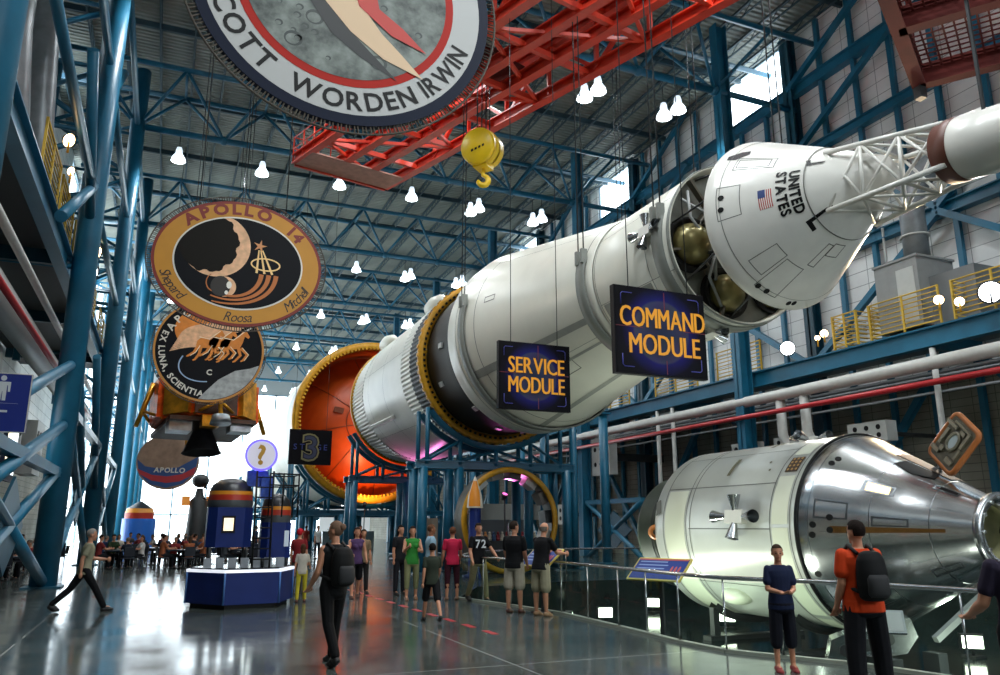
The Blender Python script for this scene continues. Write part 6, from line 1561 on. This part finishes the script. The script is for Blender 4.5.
m = MB(); F = frame(o.location+Vector((0, -.155, 1.28)), (1, .12, 0), (0, 0, 1)); put_text(m, '72', F, 0, -.08, .26, 0, 0, .02); q = m.build('jersey_number', mat('jersey_white', '#c9ccd0', .6), None, o.location); q.parent = o; q.location = (0, 0, 0); q.rotation_euler = (0, 0, -o.rotation_euler.z)
person('man in a black polo and pale shorts standing upright at the barrier, turned sideways', (6.72, 15.15, 0), R(130), 1.78, dict(arms=((8, 5, 25, .1), (8, 5, 25, .1)), head=-25), ('#0c0d10', 'short'), ('#a59f8e', 'shorts'), '#4a2418', ('#2b211b', 'short'), fine=.011, w=1.08, loose=.012)
person('balding man in a black polo and khaki shorts bending over the information panel', (6.98, 14.45, 0), R(112), 1.76, dict(arms=((35, 8, 50, .1), (40, 8, 45, .1)), lean=-8 if False else 8, nod=14), ('#0e0e11', 'short'), ('#8f8a72', 'shorts'), '#8a6a4a', ('#6a6058', 'bald'), fine=.011, w=1.05, loose=.012)
# people far away under the rocket
for i, (x, y, c1, c2) in enumerate(((9.3, 40, '#7a2a2a', '#222831'), (7.9, 44, '#d8d8d2', '#30343c'), (5.0, 47, '#2b3a55', '#1d1f24'), (11.3, 38, '#b6a68c', '#3b3a38'), (3.4, 42, '#474b50', '#1f2024'), (8.6, 52, '#a33a30', '#2b2b30'))):
    person('distant standing visitor in a ' + ['dark red top', 'white top', 'navy top', 'tan top', 'grey top', 'brick red top farthest away'][i] + ' below the rocket supports', (x, y, 0), R(30*i), 1.7, dict(), (c1, 'short'), (c2, 'long'), fine=.03)

# ------------------------------------------------------------------ dining area far down the aisle
TB = mat('table_dark', '#1b2536', .35); CHB = mat('chair_dark', '#1d222c', .5)
tbl = local_thing('dining_table', '', 'table', (0, 0, 0))
m = MB(); m.lathe([(.70, 0), (.70, .58), (.72, .6), (.745, .6), (.75, .58), (.75, 0)], n=28); m.build('table_top', TB, tbl)
m = MB(); m.tube((0, 0, .03), (0, 0, .7), .05, 10); m.lathe([(0, .28), (.02, .28), (.05, .08), (.05, 0)], n=20); m.build('pedestal', DARK, tbl)
ch = local_thing('dining_chair', '', 'chair', (0, 0, 0))
m = MB(); m.obox((0, 0, .45), (.42, .42, .04)); m.build('seat', CHB, ch); m = MB(); m.obox((0, .2, .7), (.4, .03, .36), (R(-8), 0, 0)); m.build('backrest', CHB, ch)
for dx in (-.18, .18):
    for dy in (-.18, .18): m = MB(); m.tube((dx, dy, .0), (dx, dy, .44), .014, 6); m.build('leg', STEEL, ch)
sit = dict(legs=((86, 86), (84, 88)), arms=((35, 8, 60, .3), (40, 8, 55, .3)), sit=True)
cols = ['#1f2430', '#7a2b2b', '#c9c2b2', '#2d3f63', '#3b3f44', '#8a7a62', '#5a2438', '#d8d6d0', '#24351f', '#9c5a3a']
sits = []
for i in range(3):
    o, J = person('', (0, 0, 0), 0, [1.72, 1.65, 1.6][i], dict(sit, lean=[5, 0, 10][i]), (cols[i], 'short'), ('#15171c', 'long'), fine=.028, hair=(['#241a14', '#4a3526', '#6b6259'][i], ['short', 'long', 'short'][i]))
    sits.append(o)
spots = [(-1.4, 36.5), (1.0, 36.0), (3.3, 35.2), (-.2, 39.5), (2.2, 39.3), (-1.6, 42.5), (.8, 43), (3.4, 42.5), (-1, 47), (1.8, 47), (-4.6, 30.5), (-5, 35), (-4.6, 39.5)]
rr_ = random.Random(11); usedp = [False]*3; ft = fc = True
for i, (x, y) in enumerate(spots):
    lab = 'round dark dining table far down the aisle near the glass end'
    if ft: tbl.location = (x, y, 0); tag(tbl, lab, 'table', 'dining tables'); ft = False
    else: dup(tbl, (x, y, 0), label=lab, group='dining tables')
    for k in range(4):
        a = k*PI/2+.4+rr_.uniform(-.2, .2); cx_, cy_ = x+.85*math.cos(a), y+.85*math.sin(a); rz = a+PI/2+PI if False else a-PI/2
        rz = math.atan2(-(x-cx_), (y-cy_))+PI
        lab = 'dark dining chair pushed to a round table far down the aisle'
        if fc: ch.location = (cx_, cy_, 0); ch.rotation_euler = (0, 0, rz); tag(ch, lab, 'chair', 'dining chairs'); fc = False
        else: dup(ch, (cx_, cy_, 0), rz, lab, 'dining chairs')
        if rr_.random() < .72:
            j = rr_.randrange(3); src = sits[j]; lab = 'small distant visitor seated at the dining tables near the glass end'
            if not usedp[j]: o = src; o.location = (cx_, cy_, 0); o.rotation_euler = (0, 0, rz); o['label'] = lab; o['group'] = 'seated diners'; usedp[j] = True
            else: o = dup(src, (cx_, cy_, 0), rz, lab, 'seated diners')
            o.location.z = 0.0
            c = rr_.choice(cols)
            for chd in o.children:
                if chd.name.startswith('shirt'):
                    chd.material_slots[0].link = 'OBJECT'; chd.material_slots[0].material = mat('cloth_'+c.strip('#'), c, .8, vary=.1, scale=12, spec=.2)

# ------------------------------------------------------------------ information kiosk
ki = thing('kiosk', 'dark blue information kiosk with domed towers, ladder and a round question mark sign', 'kiosk', (1.75, 19, 0))
KC = Vector((1.78, 19.0, 0))
hexa = lambda r, ph=8: [(KC.x+r*math.cos(R(ph+60*k)), KC.y+r*math.sin(R(ph+60*k))) for k in range(6)]
FI = Matrix.Identity(4)
MB().prism(hexa(1.05), FI, 0, .1).build('plinth', BLK, ki)
bs = MB().prism(hexa(1.15), FI, .1, .74).build('base', NAVYB, ki)
m = MB()
for p, q in zip(hexa(1.155), hexa(1.155)[1:]+hexa(1.155)[:1]): m.tube((p[0], p[1], .1), (p[0], p[1], .76), .02, 8)
m.build('edge_strip', mat('edge_blue', '#4a78b8', .3), bs)
MB().prism(hexa(1.18), FI, .74, .80).build('counter_rim', mat('kiosk_rim', '#d9dde2', .3, emit='#e9eef8', es=.8), ki)
MB().prism(hexa(1.1), FI, .80, .83).build('counter_top', mat('counter_black', '#101318', .2), ki)
def tower(cx_, cy_, w_, z0, z1, dr, lab):
    m = MB(); m.prism([(cx_+w_*.5*a, cy_+w_*.5*b) for a, b in ((-1, -.6), (-.6, -1), (.6, -1), (1, -.6), (1, .6), (.6, 1), (-.6, 1), (-1, .6))], FI, z0, z1); tw_ = m.build('console_tower', NAVYB, ki)
    for a, b in ((-.4, -.4), (.4, -.4), (.4, .4), (-.4, .4)): m = MB(); m.tube((cx_+w_*a, cy_+w_*b, .83), (cx_+w_*a, cy_+w_*b, z0), .03, 8); m.build('tower_leg', DARK, tw_)
    m = MB(); m.lathe([(z1, w_*.5), (z1+.06, w_*.52), (z1+.16, w_*.52)], Matrix.Translation((cx_, cy_, 0)), 32); m.build('dome_band', mat('band_grey_dark', '#4a4e50', .5), tw_)
    M = Matrix.Translation((cx_, cy_, 0))
    zz = z1+.16
    m = MB(); m.lathe([(zz, w_*.50), (zz+.12, w_*.5)], M, 32); m.build('red_stripe', mat('stripe_red', '#b5301c', .4), tw_)
    m = MB(); m.lathe([(zz+.12, w_*.5), (zz+.2, w_*.49)], M, 32); m.build('orange_stripe', mat('stripe_orange', '#d98a1e', .4), tw_)
    m = MB(); m.lathe([(zz+.2, w_*.49), (zz+.34, w_*.43), (zz+.46, w_*.27), (zz+.5, 0)], M, 32); m.build('dome', mat('dome_dark', '#15181d', .35), tw_)
    return tw_
t1 = tower(1.42, 19.0, .95, 1.25, 2.1, 0, ''); t2 = tower(2.45, 19.1, .66, 1.0, 1.78, 0, '')
m = MB(); m.box(1.24, 1.52, 18.515, 18.53, 1.55, 1.92); sc = m.build('screen_frame', BLK, t1); MB().box(1.28, 1.48, 18.505, 18.516, 1.6, 1.87).build('screen', mat('screen_warm', '#ffffff', .4, emit='#e8c890', es=1.3), sc)
m = MB(); m.box(2.62, 2.72, 18.76, 18.775, 1.25, 1.6); m.build('screen', mat('screen_dim', '#aab4bc', .3, emit='#9aa8b4', es=.4), t2)
m = MB()
for dx in (0, .36): m.tube((1.9+dx, 18.2, .83), (1.9+dx, 18.45, 2.9), .022, 8)
for k in range(9): m.tube((1.9, 18.22+.025*k, 1.0+.22*k), (2.26, 18.22+.025*k, 1.0+.22*k), .016, 6)
m.build('ladder', BLK, ki)
m = MB()
for z in (2.6, 2.85): m.path([(2.2, 18.5, z), (2.85, 18.6, z), (2.85, 19.4, z), (2.2, 19.5, z)], .018, 6)
for p in ((2.2, 18.5), (2.85, 18.6), (2.85, 19.4), (2.5, 18.55)): m.tube((p[0], p[1], 1.9), (p[0], p[1], 2.87), .018, 6)
for z in (2.3, 2.55): m.path([(.85, 18.7, z), (.85, 19.4, z), (1.0, 19.6, z)], .018, 6)
m.build('guard_rail', BLK, ki)
m = MB(); m.obox((1.95, 18.9, 2.75), (.45, .3, .35)); m.obox((2.15, 18.8, 2.55), (.25, .25, .5)); m.build('sign_mount', mat('mount_blue', '#2a4fb0', .4, vary=.4, scale=12), ki)
FS = frame((1.98, 18.62, 3.27), (1, -.05, 0), (0, 0, 1))
sg = MB().prism(ell(.36, .36, 40), FS, -.06, 0).build('sign_rim', mat('rim_violet', '#5a50e0', .3, emit='#5b4cff', es=1.6), ki)
m = MB(); m.flat(ell(.315, .315, 40), FS, .005); m.build('sign_disc', mat('sign_disc', '#d8d4de', .4, emit='#cfc8e0', es=.25), sg)
m = MB(); put_text(m, '?', FS, 0, -.2, .6, 0, .01, .03, .1, 1.0); m.build('question_mark', mat('question_gold', '#b98a2c', .4), sg)
m = MB()
for k in range(7): m.obox((1.0+.25*k, 18.35+.02*(k % 3), .93), (.16, .12, .2)); 
m.build('leaflet_rack', mat('leaflet', '#8f959c', .5), ki)

# ------------------------------------------------------------------ smaller things on the floor
fk = thing('kiosk', 'small far-off blue kiosk with a red and orange striped dome beyond the diners', 'kiosk', (-1.4, 62, 0))
m = MB(); m.lathe([(0, 1.1), (2.2, 1.1)], Matrix.Translation((-1.4, 62, 0)), 8); m.build('body', mat('far_blue', '#2a6fd0', .4), fk)
for z0, z1, r0, r1, c in ((2.2, 2.6, .95, .95, 'stripe_red'), (2.6, 2.9, .95, .85, 'stripe_orange'), (2.9, 3.4, .85, .1, 'dome_dark')): m = MB(); m.lathe([(z0, r0), (z1, r1)], Matrix.Translation((-1.4, 62, 0)), 24); m.build('dome_band', MATS[c], fk)
ts = thing('totem', 'dark slim totem with a round top and orange lamps silhouetted against the glass end', 'totem', (2.2, 56, 0))
m = MB(); m.lathe([(0, .75), (.6, .7), (3.3, .55), (3.6, .3), (4.1, .2)], Matrix.Translation((2.2, 56, 0)), 14); m.build('shaft', DARK, ts)
m = MB(); m.sphere((2.2, 56, 4.6), (.55, .55, .45), 16, 10); m.build('round_top', DARK, ts)
for dx in (-.8, .7): m = MB(); m.obox((2.2+dx, 56, 3.3), (.5, .3, .6)); m.build('lamp_box', mat('lamp_orange', '#d98a3a', .5, emit='#d98a3a', es=.4), ts)
# rocket model stand
mr_ = thing('rocket_model', 'slim blue rocket-shaped post with a white and orange nose beside the yellow ring', 'rocket model', (9.85, 25.5, 0))
m = MB(); m.lathe([(0, .4), (.1, .42), (.15, .22), (2.3, .2)], Matrix.Translation((9.85, 25.5, 0)), 20); m.build('body', NAVYB, mr_)
m = MB(); m.lathe([(2.3, .28), (2.7, .24), (3.2, .08), (3.4, .0)], Matrix.Translation((9.85, 25.5, 0)), 20); m.build('nose_cone', mat('nose_white', '#d9d2c4', .4), mr_)
m = MB(); m.lathe([(2.35, .285), (2.75, .245), (3.2, .09)], Matrix.Translation((9.85, 25.5, 0)), 10, R(200), R(290)); m.build('orange_panel', mat('nose_orange', '#e08a20', .4), mr_)
# souvenir stall seen through the ring
stl = thing('souvenir_stall', 'souvenir stall with a pale grey fascia board behind the yellow ring', 'stall', (15.3, 36, 0))
MB().box(13.6, 17.8, 36.0, 36.2, 2.0, 2.75).build('fascia_board', mat('fascia_grey', '#8f908a', .5), stl)
for x in (13.7, 15.7, 17.7): MB().tube((x, 36.1, 0), (x, 36.1, 2.0), .04, 8).build('post', STEEL, stl)
MB().box(13.8, 17.6, 36.2, 37.0, 0, 1.0).build('counter', DARK, stl); MB().box(13.8, 17.6, 37.4, 37.5, .2, 2.0).build('back_panel', mat('stall_panel', '#5c6468', .6), stl)
rr_ = random.Random(5)
for i in range(16):
    x = 14+.22*i; c = rr_.choice(['#c9c2b0', '#8c2f35', '#d8d0c0', '#3a557a', '#c08a4a'])
    m = MB(); m.sphere((x, 36.5, 1.22), (.1, .1, .12), 10, 8); m.sphere((x, 36.5, 1.08), (.12, .1, .1), 10, 8); m.sphere((x, 36.5, 1.37), (.07, .07, .07), 8, 6)
    tag(m.build('plush_toy', mat('toy_'+c.strip('#'), c, .8)), 'small colourful soft toy on the counter of the souvenir stall', 'toy', 'soft toys on the stall')
tag(MB().box(9.0, 10.2, 30.5, 30.6, .1, 2.0).build('display_board', mat('board_beige', '#b5a08a', .6)), 'plain beige display board standing beside the blue rocket-shaped post', 'board')
# bright shop far behind the supports
sh_ = thing('shop_counter', 'white lit shop counter far under the rocket with a red sign over it', 'shop counter', (13.5, 62, 0))
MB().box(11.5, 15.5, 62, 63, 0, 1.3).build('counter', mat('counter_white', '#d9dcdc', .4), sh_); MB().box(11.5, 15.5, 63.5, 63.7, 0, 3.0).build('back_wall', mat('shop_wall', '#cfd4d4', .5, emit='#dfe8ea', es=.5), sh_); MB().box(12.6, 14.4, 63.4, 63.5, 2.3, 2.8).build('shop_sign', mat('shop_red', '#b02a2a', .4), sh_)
MB().box(11.5, 15.5, 61.9, 63.7, 3.0, 3.15).build('canopy', LGREY, sh_)
# coloured uplights
for i, (x, y, tx, ty, tz, c, e, lab) in enumerate(((11.9, 27.7, 12.2, 25.8, 5.5, (1, .2, .7), 500, 'small pink uplight on a tall stand under the wide end of the adapter cone'), (12.2, 39.6, 12.2, 37.5, 5.5, (1, .25, .7), 500, 'small pink uplight on a tall stand under the ribbed stage'), (11.0, 46.5, 12.5, 50.5, 6.0, (1, .45, .2), 1500, 'small orange uplight below the orange dome'))):
    z = 2.6 if i < 2 else 2.7
    t = thing('uplight', lab, 'uplight', (x, y, 0)); d = (Vector((tx, ty, tz))-Vector((x, y, z+.25))).normalized()
    M = Matrix.Translation((x, y, z+.25)) @ d.to_track_quat('Z', 'Y').to_matrix().to_4x4()
    MB().lathe([(-.2, 0), (-.2, .1), (.05, .13), (.05, .11)], M, 16).build('housing', DARK, t); MB().lathe([(.03, .11), (.03, 0)], M, 16).build('lens', mat('lens_%d' % i, '#ffffff', .3, emit=['#ff60c0', '#ff60c0', '#ff9050'][i], es=1.5), t)
    MB().tube((x, y, 0), (x, y, z+.2), .03, 8).build('stand', DARK, t)
    light('SPOT', Vector((x, y, z+.25))+d*.1, (tx, ty, tz), e, c, .1, 80, .7, 'up_light')
